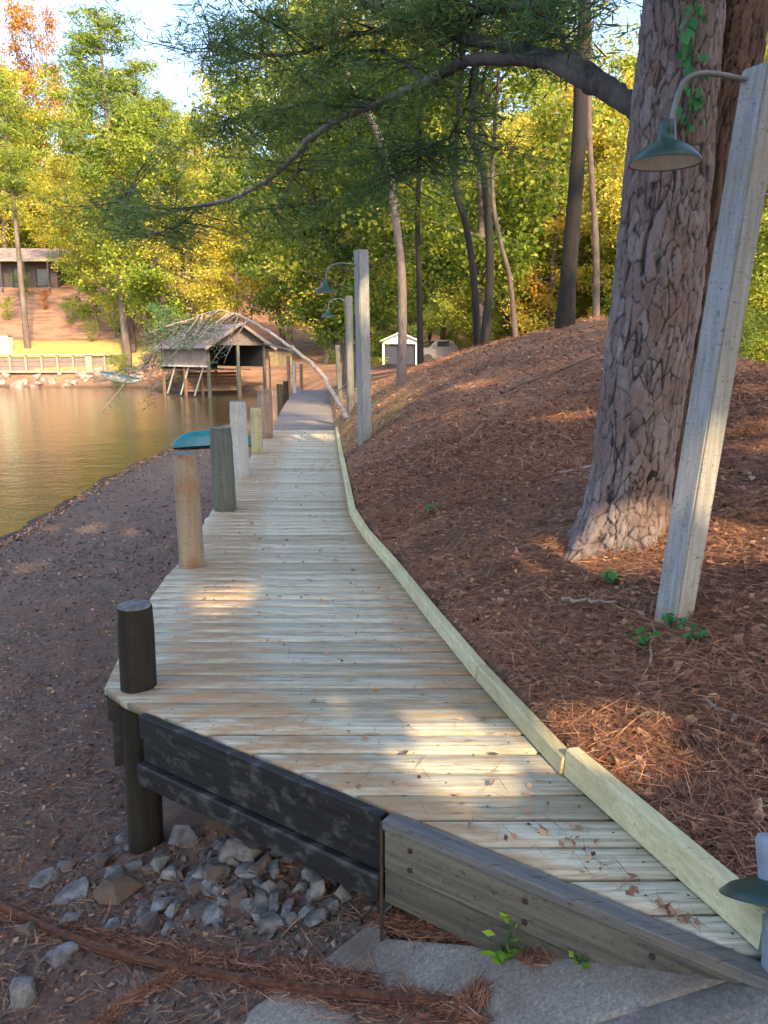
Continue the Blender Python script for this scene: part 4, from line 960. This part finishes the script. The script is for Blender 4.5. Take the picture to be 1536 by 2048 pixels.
def hull(name, L, W, H, mat, parent, n=18, m=9, deck=None):
    V = []; F = []
    for i in range(n+1):
        t = i/n; w = W/2*(1-abs(2*t-1)**3.2)**.6*(1-.15*t); keel = -H*(1-.75*abs(2*t-1)**4); sh = .12*H*abs(2*t-1)**2
        for j in range(m):
            a = math.pi*j/(m-1); V.append(((t-.5)*L, -w*math.cos(a), sh+keel*math.sin(a)**.7+0))
    F = [(i*m+j, i*m+j+1, (i+1)*m+j+1, (i+1)*m+j) for i in range(n) for j in range(m-1)]
    o = link(name, mesh_np(name, V, F), mat, parent, True)
    if deck:
        V2 = []; F2 = []
        for i in range(n+1):
            t = i/n; w = W/2*(1-abs(2*t-1)**3.2)**.6*(1-.15*t); sh = .12*H*abs(2*t-1)**2
            for j in range(5): s = -1+2*j/4; V2.append(((t-.5)*L, w*s*1.02, sh+.004+H*.28*(1-s*s)*(1-abs(2*t-1)**2)))
        F2 = [(i*5+j, i*5+j+1, (i+1)*5+j+1, (i+1)*5+j) for i in range(n) for j in range(4)]
        link(deck[0], mesh_np(deck[0], V2, F2), deck[1], parent, True)
    return o
bt = empty('rowing_boat', tuple(PY(240, 752, 58.5))); bt.rotation_euler = (R(8), R(10), R(-12))
hull('hull', 3.3, 1.15, .5, plain('white_blue_hull', (.26, .30, .34), .4), bt, deck=('cover', plain('blue_teal_tarp', (.02, .07, .10), .6, 0, .3)))
beamo('gunwale', (-1.3, -.52, .05), (1.3, -.52, .05), .05, .06, M_white, bt); boxo('seat', (.2, 0, .02), (.25, 1.0, .04), M_white, bt)
tag(bt, 'small white boat with blue green cover pulled up at the far rocks', 'boat')
M_teal = plain('turquoise_plastic', (.002, .085, .115), .3, 0, .15, 6, .0005)
ky = empty('kayak', (-4.55, 20.4, gz(-4.55, 20.4)+.10)); ky.rotation_euler = (R(177), R(-3), R(-5))
hull('hull', 2.3, .62, .40, M_teal, ky, deck=('deck_side', M_teal)); lathe('cockpit_rim', [(.20, .05), (.23, .09), (.25, .05)], M_darkin, ky, 20)
tag(ky, 'turquoise plastic kayak lying upturned on the shore beyond the second and third pilings', 'kayak')

# white shed and silver car behind the bank
M_wsh = plain('white_shed_paint', (.74, .77, .80), .5, 0, .06)
q = PY(800, 730, 36); z = gz(q.x, 36)
zb = PY(800, 728, 36).z; sh = empty('white_shed', (q.x, 36, zb)); 
Wn = 1.62
for x in (-.76, -.02, .76): boxo('post', (x, 0, .45), (.10, .10, .95), M_wsh, sh)
boxo('header', (0, -.01, .98), (Wn, .11, .16), M_wsh, sh)
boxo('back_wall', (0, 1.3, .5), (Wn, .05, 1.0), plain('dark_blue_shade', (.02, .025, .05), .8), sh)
for x in (-.38, .38): boxo('opening_panel', (x, .12, .42), (.62, .04, .86), plain('navy_opening_shade', (.015, .02, .045), .6), sh)  # navy panels painted as the shade inside the open front
for sgn in (-1, 1): boxo('roof_panel', (sgn*.46, .6, 1.22), (1.06, 1.7, .05), M_wsh, sh, rot=Matrix.Rotation(sgn*R(24), 4, 'Y'))
bm = bmesh.new(); vs = [bm.verts.new(p) for p in ((-.8, -.02, 1.06), (.8, -.02, 1.06), (0, -.02, 1.40), (-.8, .04, 1.06), (.8, .04, 1.06), (0, .04, 1.40))]
for f in ((0, 1, 2), (5, 4, 3), (0, 3, 4, 1), (1, 4, 5, 2), (2, 5, 3, 0)): bm.faces.new([vs[i] for i in f])
bmo('gable', bm, M_wsh, sh); tag(sh, 'small white shed with dark blue openings behind the pale trunk', 'shed')
q = PY(861, 722, 38); car = empty('parked_car', (q.x+.2, 38, PY(861, 728, 38).z)); car.rotation_euler.z = R(20)
bm = bmesh.new(); prof = [(-1.0, .25), (-1.0, .62), (-.85, .72), (-.45, .78), (-.15, 1.12), (.65, 1.14), (.95, .80), (1.05, .7), (1.05, .25)]
a = [bm.verts.new((x, -.55, z)) for x, z in prof]; b2 = [bm.verts.new((x, .55, z)) for x, z in prof]
bm.faces.new(a); bm.faces.new(b2[::-1])
for i in range(len(prof)): j = (i+1) % len(prof); bm.faces.new((a[i], b2[i], b2[j], a[j]))
bmesh.ops.bevel(bm, geom=list(bm.edges), offset=.05, segments=2, affect='EDGES'); bmo('body', bm, plain('silver_car_paint', (.22, .22, .25), .3, .4, .05), car)
boxo('windscreen', (-.31, 0, .95), (.02, .9, .36), M_bglass, car, rot=Matrix.Rotation(R(40), 4, 'Y'))
boxo('side_window', (.2, -.56, .95), (.62, .02, .24), M_bglass, car)
for x in (-.62, .68):
    for yy in (-.56, .56):
        bm = bmesh.new(); bmesh.ops.create_cone(bm, segments=18, radius1=.24, radius2=.24, depth=.16, cap_ends=True); bmesh.ops.transform(bm, matrix=Matrix.Translation((x, yy, .24)) @ Matrix.Rotation(R(90), 4, 'X'), verts=bm.verts)
        bmo('wheel', bm, M_darkin, car)
tag(car, 'silver grey car partly hidden by the leafy bank beside the white shed', 'car')

# ---------------------------------------------------------------- leaning dead tree over the old boardwalk
ly2 = 16.2; lb = PY(703, 856, 15.4); lb.z = gz(lb.x, lb.y)
lt = empty('leaning_dead_tree', lb); tb = []
mp = [Vector((0, 0, -.1))]+[PY(u, v, y)-lb for u, v, y in ((690, 825, 15.6), (665, 785, 16), (640, 745, 16.4), (605, 712, 17), (575, 690, 17.5), (545, 668, 18), (510, 648, 18.6), (470, 628, 19.4), (430, 622, 20.2), (380, 640, 21), (330, 680, 21.6), (290, 730, 22))]
P = spline(mp, 6); P = [p+Vector((random.gauss(0, .012), 0, random.gauss(0, .012))) for p in P]; tb.append((P, [.058*(1-.84*i/(len(P)-1)) for i in range(len(P))]))
tb.append((spline([PY(u, v, y)-lb for u, v, y in ((668, 790, 16), (690, 770, 15.7), (697, 765, 15.5))], 3), [.02, .017, .015, .012, .01, .008, .006]))
tw2 = []; r = random.Random(9)
for i in range(40):
    k = int(len(P)*r.uniform(.62, 1))-1; L = r.uniform(.6, 2.0); e = P[k]+Vector((-L*r.uniform(.2, .8), r.gauss(0, .4), -L*r.uniform(.15, .85)))
    W = limb_path(P[k], e, .15, 6, r); tb.append((W, [.022, .018, .015, .012, .009, .006, .004]))
    if e.x < -3.6: tw2.append(W[2:])
tubes('trunk', tb, M_barkL, lt, 7)
Pn, D = needles(tw2, 16, .15, 12, .14); V, F = leaves(Pn, .13, .15, 10, D=D); M_dull = leaf_mat('dull_green_needles', [(.2, (.04, .075, .05)), (.6, (.10, .15, .10)), (.9, (.19, .21, .13))], .2)
link('foliage', mesh_np('foliage', V, F, np.random.default_rng(4).random(len(F))), M_dull, lt)
tag(lt, 'pale dead tree leaning from the bank over the old boardwalk towards the boathouse', 'tree')

# ---------------------------------------------------------------- path light, timber and plants in the near right corner
pl_ = PZ(1552, 1935, .0); pl = empty('path_light', (pl_.x, pl_.y, gz(pl_.x, 1.5)))
zs = PY(1540, 1790, pl_.y).z-pl.location.z
M_bluegrey = plain('blue_grey_paint', (.22, .27, .34), .5, 0, .2, 14)
lathe('post', [(.034, -.05), (.034, zs-.02), (.0, zs-.02)], M_bluegrey, pl, 20)
ls = lathe('lamp_shade', [(.0, .030), (.03, .030), (.075, .022), (.125, .004), (.148, -.014), (.150, -.018), (.14, -.016), (.05, .004), (0, .006)], M_shade, pl, 36)
cp = lathe('cap', [(.058, .022), (.060, .115), (.052, .127), (0, .130)], M_bluegrey, pl, 24)
for q_ in (ls, cp): q_.location = (0, 0, zs+.01); q_.rotation_euler = (R(-27), R(4), 0)
tag(pl, 'low path light with a flat dark green shade at the right edge', 'lamp')
M_block = wood_mat('greenish_treated_block', (.22, .27, .23), (.33, .38, .32), (.20, .20, .16), .4, (3, 20, 20))
tm = empty('retaining_timber', (1.02, 1.70, .02)); beamo('beam', (-.055, 0, -.0), (1.6, -.03, .02), .10, .17, M_block, tm, .006); beamo('lower_beam', (-.05, .02, -.16), (1.6, -.02, -.14), .10, .15, M_block, tm, .006)
tag(tm, 'short greenish square timber holding the bank at the deck corner', 'timber')
def weed(u, v, y, h, nlf, label, seed, mat=None, w=.05):
    p = PY(u, v, y); z = gz(p.x, y) if y > 1.6 and p.x > xr(y) else float(h_ramp(np.array(p.x), np.array(y))); root = empty('weed', (p.x, y, z)); r = random.Random(seed); tb = []; P = []; D = []
    for i in range(5):
        e = Vector((r.gauss(0, w*.6), r.gauss(0, w*.4), h*r.uniform(.6, 1))); W = limb_path((0, 0, -.01), e, .1, 4, r); tb.append((W, [.0028, .0024, .002, .0016, .001]))
        for _ in range(nlf//5): k = r.randrange(1, 5); P.append(tuple(W[k])); D.append((r.gauss(0, 1), r.gauss(0, 1), r.uniform(-.1, .7)))
    tubes('stem', tb, M_vine, root, 5); V, F = leaves(np.array(P), w*.9, .6, seed, D=np.array(D)); link('leaf', mesh_np('leaf', V, F, np.random.default_rng(seed).random(len(F))), mat or M_vine2, root); tag(root, label, 'plant'); return root
M_vine2 = leaf_mat('bright_weed_leaves', [(.2, (.12, .32, .03)), (.6, (.26, .50, .05)), (.9, (.42, .60, .10))], .4)
weed(1010, 1850, 1.99, .13, 20, 'bright green weed sprouting against the weathered fascia boards', 1)
weed(1160, 1900, 1.88, .05, 16, 'small green sprig at the foot of the fascia near its notch', 2, w=.035)
for i, (u, v, y, l) in enumerate(((1345, 1262, 3.3, 'green seedling just below the leaning pole'), (1395, 1290, 3.15, 'broad green seedling right of and below the leaning pole'), (1290, 1300, 3.2, 'green sprig left of and below the leaning pole'), (1225, 1145, 4.0, 'tiny green sprig at the foot of the pine'), (862, 1098, 6.1, 'small dull green tuft on the bank beside the mid boardwalk'))):
    weed(u, v, y, .07, 25, l, 10+i, M_vine, .05)

# ---------------------------------------------------------------- rocks
M_rock = plain('blue_grey_rock', (.165, .168, .172), .9, 0, .6, 14, .03, (.085, .062, .05))
M_rock2 = plain('brown_grey_rock', (.11, .095, .088), .9, 0, .35, 10, .012, (.15, .08, .05))
def zin(u, v, it=18):
    y = 2.0; d = ray(u, v)
    lo, hi = .3, 12
    for k in range(240):
        y = lo+(hi-lo)*k/240; p = PY(u, v, y)
        h = gz(p.x, y)
        if p.z <= h: return Vector((p.x, y, h))
    return PY(u, v, 3)
def rock(u, v, pw, ph, label, seed, mat, rot=0, name='rock', group=None):
    p = zin(u, v); s = pw*p.y/1538*1.30/2; sv = ph*p.y/1538*1.2/2; r = random.Random(seed); bm = bmesh.new()
    for i in range(13):
        d = Vector((r.gauss(0, 1), r.gauss(0, 1), r.gauss(0, 1))).normalized(); q = r.uniform(.82, 1.1); bm.verts.new((d.x*s*q, d.y*s*q*.9, d.z*sv*q*.95))
    bmesh.ops.convex_hull(bm, input=bm.verts); bmesh.ops.delete(bm, geom=[x for x in bm.verts if not x.link_faces], context='VERTS')
    o = bmo(name, bm, mat); o.location = (p.x, p.y, p.z+sv*.12); o.rotation_euler = (r.uniform(-.2, .2), r.uniform(-.2, .2), r.uniform(0, 6)); tag(o, label, 'rock', group); return o
RK = [(488, 1725, 100, 105, 'largest pale blue grey angular rock under the dark beam'), (375, 1690, 75, 50, 'flat grey rock right of the front piling foot'), (240, 1795, 85, 105, 'tall greenish grey rock below the front piling'), (150, 1800, 70, 45, 'low greenish rock left of the tall greenish one'),
      (585, 1720, 45, 40, 'pale rock just right of the largest rock'), (548, 1760, 50, 45, 'pale cracked rock below the dark beam, right of the largest'), (620, 1690, 55, 45, 'dark rock tucked up under the beam'), (640, 1800, 50, 75, 'upright pointed rock near the slab corner'),
      (690, 1805, 42, 55, 'rounded rock touching the slab corner'), (600, 1790, 38, 50, 'narrow rock left of the upright pointed one'), (725, 1765, 55, 60, 'dark rock beside the thin joint stake'), (520, 1820, 60, 45, 'long low rock at the left edge of the slab'),
      (575, 1835, 55, 35, 'low dark rock at the slab edge below the narrow one'), (330, 1830, 65, 40, 'pale flat rock midway along the rubble'), (300, 1870, 80, 55, 'broad bluish rock above the needle heap'), (425, 1850, 55, 45, 'small bright rock left of the slab edge'),
      (130, 1915, 75, 40, 'dark flat rock below the needle heap on the left'), (50, 2010, 80, 80, 'angular greenish rock in the bottom left corner'), (60, 1880, 50, 40, 'brown rock at the left under the needle heap'), (320, 1740, 50, 50, 'purple grey rock below the flat one by the piling'),
      (390, 1780, 60, 45, 'brownish rock left of and below the largest rock'), (455, 1810, 45, 38, 'little grey rock below the largest rock'), (560, 1650, 50, 35, 'dark shaded rock far under the boardwalk'), (90, 1775, 60, 35, 'low muddy rock at the far left of the rubble')]
for i, (u, v, a, b_, l) in enumerate(RK): rock(u, v, a, b_, l, 500+i, M_rock if i % 4 != 2 else M_rock2)
rr = random.Random(4); STN = {}
for i in range(165):
    u = rr.gauss(500, 150); v = 1690+rr.random()*190
    if u > 740 or u < 10 or (u > 560 and v > 1860): continue
    bd = next(q for b_, q in ((230, 'left of the front piling foot'), (330, 'just below the front piling'), (430, 'between the front piling and the largest rock'), (530, 'around the largest rock'), (620, 'right of the largest rock'), (9999, 'beside the slab corner')) if u < b_)
    s = rr.choice([18, 26, 34, 44, 56])*rr.uniform(.8, 1.15); tq = rr.random() < .7
    o = rock(u, v, s, s*rr.uniform(.6, .9), 'stone', 700+i, M_rock if tq else M_rock2, name='stone', group='stones of the rubble below the deck corner')
    STN.setdefault(('small grey' if tq else 'small brownish')+' stone '+bd, []).append((u, o))
for lb_, lst in STN.items():
    lst.sort(key=lambda q: q[0])
    for i, (u, o) in enumerate(lst): o['label'] = lb_+', '+('rightmost' if i == len(lst)-1 else ORD[min(i, 19)])
# riprap along the far shore
rr = random.Random(8)
for i in range(46):
    x = rr.uniform(-34, -18.6); y = np.interp(x, [-60, -30, -20.5, -18.3], [61, 62, 61.5, 60])+rr.uniform(.1, 1.6); s = rr.uniform(.18, .5); bm = bmesh.new()
    for k in range(12): d = Vector((rr.gauss(0, 1), rr.gauss(0, 1), rr.gauss(0, .7))).normalized(); bm.verts.new(d*s)
    bmesh.ops.convex_hull(bm, input=bm.verts); o = bmo('boulder', bm, M_rip if i else None) if i else None
    if o is None: 
        M_rip = plain('brown_riprap_rock', (.26, .20, .17), .9, 0, .4, 3, .02)
        o = bmo('boulder', bmesh.new(), M_rip); C.objects.unlink(o); continue
    o.location = (x, y, gz(x, y)+s*.2); tag(o, 'brown boulder in the rock bank below the far seawall', 'rock', 'boulders below the far seawall')

# ---------------------------------------------------------------- ground litter (stuff)
def scatter(n, fx, size, aspect, seed, lift=.008, flat=.25, clump=None):
    r = np.random.default_rng(seed); X, Y = fx(r, n); Z = ground(X, Y)
    D = r.standard_normal((len(X), 3)); D[:, 2] *= flat; D /= np.linalg.norm(D, axis=1)[:, None]; P = np.stack([X, Y, Z+lift+abs(D[:, 2])*size*.2], 1)
    L = (size*r.uniform(.5, 1.4, len(X)))[:, None]; S = np.cross(D, np.array([0, 0, 1.])+.5*r.standard_normal((len(X), 3))); S /= np.linalg.norm(S, axis=1)[:, None]; Wd = L*aspect*.5
    Up = np.cross(S, D)*L*r.uniform(-.12, .12, len(X))[:, None]
    V = np.stack([P-D*L*.5, P+S*Wd+Up, P+D*L*.5, P-S*Wd+Up], 1).reshape(-1, 3); return V, np.arange(len(V)).reshape(-1, 4), r.random(len(X))
def lm(name, stops, rough=.8):
    m, t, b = mat_new(name); a = N(t, 'ShaderNodeAttribute'); a.attribute_name = 'rnd'; t.links.new(ramp(t, a.outputs['Fac'], stops).outputs[0], b.inputs['Base Color']); b.inputs['Roughness'].default_value = rough; return m
M_leafl = lm('fallen_leaves', [(0, (0.072, 0.038, 0.026)), (.35, (0.204, 0.102, 0.060)), (.65, (0.348, 0.186, 0.106)), (.90, (0.456, 0.264, 0.150)), (1, (0.600, 0.432, 0.300))])
M_need = lm('fallen_pine_needles', [(0, (0.098, 0.042, 0.028)), (.5, (0.266, 0.112, 0.063)), (.85, (0.448, 0.217, 0.119)), (1, (0.616, 0.406, 0.266))])
M_chip = lm('mud_debris', [(0, (.045, .034, .029)), (.5, (.13, .098, .082)), (.85, (.22, .17, .145)), (1, (.30, .245, .21))])
def bankpos(y0, y1, pw):
    def f(r, n):
        Y = y0+(y1-y0)*r.random(n)**pw; s = r.random(n)*(1.5+.62*Y); X = xr(Y)+.09+s; k = X < .62*Y+.6; return X[k], Y[k]
    return f
def leftpos(y0, y1, pw):
    def f(r, n):
        Y = y0+(y1-y0)*r.random(n)**pw; s = r.random(n)*(1+.55*Y); XL = np.where(Y < 3.25, np.where(Y < 2.4, XC(Y), -.0), np.interp(Y, LY, LX)); X = XL-.02-s; k = (lake_sd(X, Y) > .05) & (X > -.62*Y-.5); return X[k], Y[k]
    return f
def shoreline(n, seed):
    r = np.random.default_rng(seed); Y = 6+18*r.random(n); X = np.interp(Y, SHORE[1:9, 1], SHORE[1:9, 0])+.18+abs(r.normal(0, .14, n))
    return scatter(n, lambda q, m_: (X, Y), .05, .6, seed, .006, .3)
def stuff(name, parts, mat, label):
    V = []; F = []; Rn = []; off = 0
    for v, f, r in parts: V.append(v); F.append(f+off); Rn.append(r); off += len(v)
    o = link(name, mesh_np(name, np.concatenate(V), np.concatenate(F), np.concatenate(Rn)), mat); tag(o, label, 'ground litter', None, 'stuff'); return o
stuff('fallen_leaves', [scatter(26000, bankpos(1.72, 9, 1.5), .036, .5, 1), scatter(2600, bankpos(1.72, 9, 1.4), .05, .7, 11, .010, .4), shoreline(2600, 61), scatter(26000, bankpos(7, 24, 1.3), .05, .5, 2), scatter(4000, leftpos(.9, 9, 1.2), .03, .6, 3)], M_leafl, 'brown fallen leaves covering the bank')
stuff('pine_straw', [scatter(120000, bankpos(1.72, 9, 1.6), .13, .018, 4, .014, .18), scatter(50000, bankpos(6, 18, 1.3), .16, .03, 5, .02), scatter(24000, leftpos(.9, 7, 1.2), .11, .022, 6, .008, .12)], M_need, 'reddish pine needles strewn over bank and mud')
stuff('mud_debris', [scatter(20000, leftpos(1.0, 11, 1.3), .026, .7, 7, .003, .4), scatter(9000, leftpos(8, 22, 1.2), .05, .6, 8, .006, .4)], M_chip, 'dark gravel and bark crumbs on the muddy shore')
def windrow(path, n, wd, hgt, seed, L=.13):
    r = np.random.default_rng(seed); P = [zin(u, v) for u, v in path]; P = np.array([tuple(p) for p in spline(P, 8)]); i = r.random(n)*(len(P)-1.001); k = i.astype(int); f = (i-k)[:, None]
    c = P[k]*(1-f)+P[k+1]*f; T = P[k+1]-P[k]; T /= np.linalg.norm(T, axis=1)[:, None]; g = r.normal(0, 1, (n, 2)); c[:, :2] += g*wd; zz = np.maximum(ground(c[:, 0], c[:, 1]), h_ramp(c[:, 0], c[:, 1])*np.where(c[:, 0] > -1.2, 1, 1)-0.0)
    c[:, 2] = zz+.006+hgt*np.exp(-(g**2).sum(1)*.6)*r.random(n); D = T+r.normal(0, .55, (n, 3))*np.array([1, 1, .25]); D /= np.linalg.norm(D, axis=1)[:, None]
    Ln = (L*r.uniform(.5, 1.3, n))[:, None]; S = np.cross(D, r.standard_normal((n, 3))); S /= np.linalg.norm(S, axis=1)[:, None]; W = .0016
    V = np.stack([c-D*Ln*.5, c+S*W, c+D*Ln*.5, c-S*W], 1).reshape(-1, 3); return V, np.arange(n*4).reshape(n, 4), r.random(n)
stuff('needle_heap', [windrow([(-60, 1800), (100, 1850), (250, 1890), (400, 1925), (560, 1965), (700, 1995), (850, 2020), (960, 2050)], 2600, .016, .026, 21), windrow([(-40, 1830), (200, 1895), (430, 1950), (700, 2015), (900, 2050)], 1500, .030, .004, 27),
    windrow([(400, 1930), (330, 1970), (260, 2010), (180, 2070)], 1500, .014, .014, 22), windrow([(560, 1950), (640, 1965), (740, 1990)], 700, .03, .012, 23),
    windrow([(950, 2020), (930, 2040)], 450, .018, .015, 24), windrow([(1020, 1885), (1060, 1900), (1080, 1920)], 500, .022, .03, 25), windrow([(760, 1850), (860, 1865), (960, 1880)], 900, .02, .012, 26)], M_need, 'swept line of reddish pine needles across the ramp foot')
# rusty rail half covered by needles
ra, rb_ = zin(-80, 1792), zin(900, 2040); M_rust = plain('rusty_steel', (.13, .055, .032), .85, .2, .5, 30, .004, (.06, .04, .035))
rl = empty('rusty_rail', ra); n_ = 22; pr = [ra.lerp(rb_, k/n_) for k in range(n_+1)]
pr = [Vector((p.x, p.y, max(gz(p.x, p.y), float(h_ramp(np.array(p.x), np.array(p.y))) if p.x > float(XC(p.y)) else -9)+.020)) for p in pr]
for _ in range(8):
    for k in range(1, n_): pr[k].z = (pr[k-1].z+pr[k].z+pr[k+1].z)/3
bm = bmesh.new()
for a, b_ in zip(pr, pr[1:]): beam_bm(bm, a-ra, b_-ra, .018, .016)
bmo('rail', bm, M_rust, rl); bm = bmesh.new()
for a, b_ in zip(pr, pr[1:]): beam_bm(bm, a-ra-Vector((0, 0, .012)), b_-ra-Vector((0, 0, .012)), .032, .006)
bmo('rail_foot', bm, M_rust, rl); tag(rl, 'long straight rusty rail running across the foot of the ramp under needles', 'rail')
# fallen sticks
stk = [((-.9, 1.75), (-.1, 1.45), .012), ((-.55, 2.0), (-.25, 1.62), .007), ((1.9, 3.0), (2.6, 3.25), .012), ((.95, 3.9), (1.15, 3.7), .014), ((1.2, 2.7), (1.35, 2.45), .007), ((1.4, 6.0), (2.6, 6.25), .016), ((2.3, 2.2), (2.0, 2.6), .008), ((-2.6, 4.0), (-3.3, 4.9), .012), ((-2.0, 5.5), (-1.9, 6.8), .012), ((-2.4, 2.6), (-3.0, 2.75), .009), ((1.5, 10), (3.0, 10.6), .02)]
names_ = ['thick grey brown stick lying along the swept needles', 'short twig on the left edge of the concrete slab', 'long grey stick on the bank right of the leaning pole', 'pale split stick left of the pine foot', 'short pale stick on the needles below the pole', 'long pale branch on the slope left of the pine trunk', 'bent twig on the litter at the right edge', 'dark stick on the mud left of the deck', 'dark stick lying beside the deck edge', 'thin twig on the mud near the front piling', 'long fallen branch high on the leafy bank']
for (a, b_, rd), lb_ in zip(stk, names_):
    P = []; r = random.Random(hash(rd*1000)+int(a[0]*100))
    for k in range(9):
        t = k/8; x = a[0]+(b_[0]-a[0])*t+r.gauss(0, .012); y = a[1]+(b_[1]-a[1])*t+r.gauss(0, .012); P.append(Vector((x, y, max(gz(x, y), float(h_ramp(np.array(x), np.array(y))) if y < 1.7 or x < 0 and y < 2.4 else -9)+rd*.9+r.uniform(0, .006))))
    o = tubes('stick', [(P, [rd*(1-.06*k) for k in range(9)])], M_barkL if rd in (.014, .007, .016) else M_bark, None, 7, .06); tag(o, lb_, 'stick')
rr = random.Random(19)
for i in range(14):
    y = 2.3+i*.72; x = float(xr(y))+rr.uniform(.3, 2.6)*(.4+y*.12); L = rr.uniform(.12, .5)*(1+y*.06); a = rr.uniform(0, 3.14); rd = rr.uniform(.003, .008)
    P = [Vector((x+math.cos(a)*L*k/6+rr.gauss(0, .008), y+math.sin(a)*L*k/6+rr.gauss(0, .008), 0)) for k in range(7)]
    for p in P: p.z = gz(p.x, p.y)+rd+.012
    o = tubes('twig', [(P, [rd*(1-.09*k) for k in range(7)])], M_barkL if i % 3 else M_bark, None, 6, .08)
    tag(o, ('pale' if i % 3 else 'brown')+' twig lying on the needle covered bank, '+('nearest the camera' if y < 3.4 else 'beside the curb' if x-float(xr(y)) < .6 else 'on the open slope')+', %s by distance' % ['first', 'second', 'third', 'fourth', 'fifth', 'sixth', 'seventh', 'eighth', 'ninth', 'tenth', 'eleventh', 'twelfth', 'thirteenth', 'last'][i], 'twig')
# leaves and needles lying on the planks
def deckpos(r, n):
    Y = 1.8+13.8*r.random(n)**1.3; X = xl(Y)+.07+(xr(Y)-xl(Y)-.18)*r.random(n)**.8; return X, Y
r = np.random.default_rng(31); Xd, Yd = deckpos(r, 420); V, F, rn = scatter(420, lambda r_, n: (Xd, Yd), .035, .5, 32, 0, .1); 
V = V.reshape(-1, 4, 3); V[:, :, 2] += (.008-V[:, :, 2].min(1))[:, None]; V = V.reshape(-1, 3)
Xn, Yn = deckpos(r, 900); V2, F2, rn2 = scatter(900, lambda r_, n: (Xn, Yn), .11, .018, 33, 0, .04); V2 = V2.reshape(-1, 4, 3); V2[:, :, 2] += (.005-V2[:, :, 2].min(1))[:, None]; V2 = V2.reshape(-1, 3)
stuff('deck_litter', [(V, F, rn), (V2, F2, rn2)], M_leafl, 'few brown leaves and needles scattered on the planks')
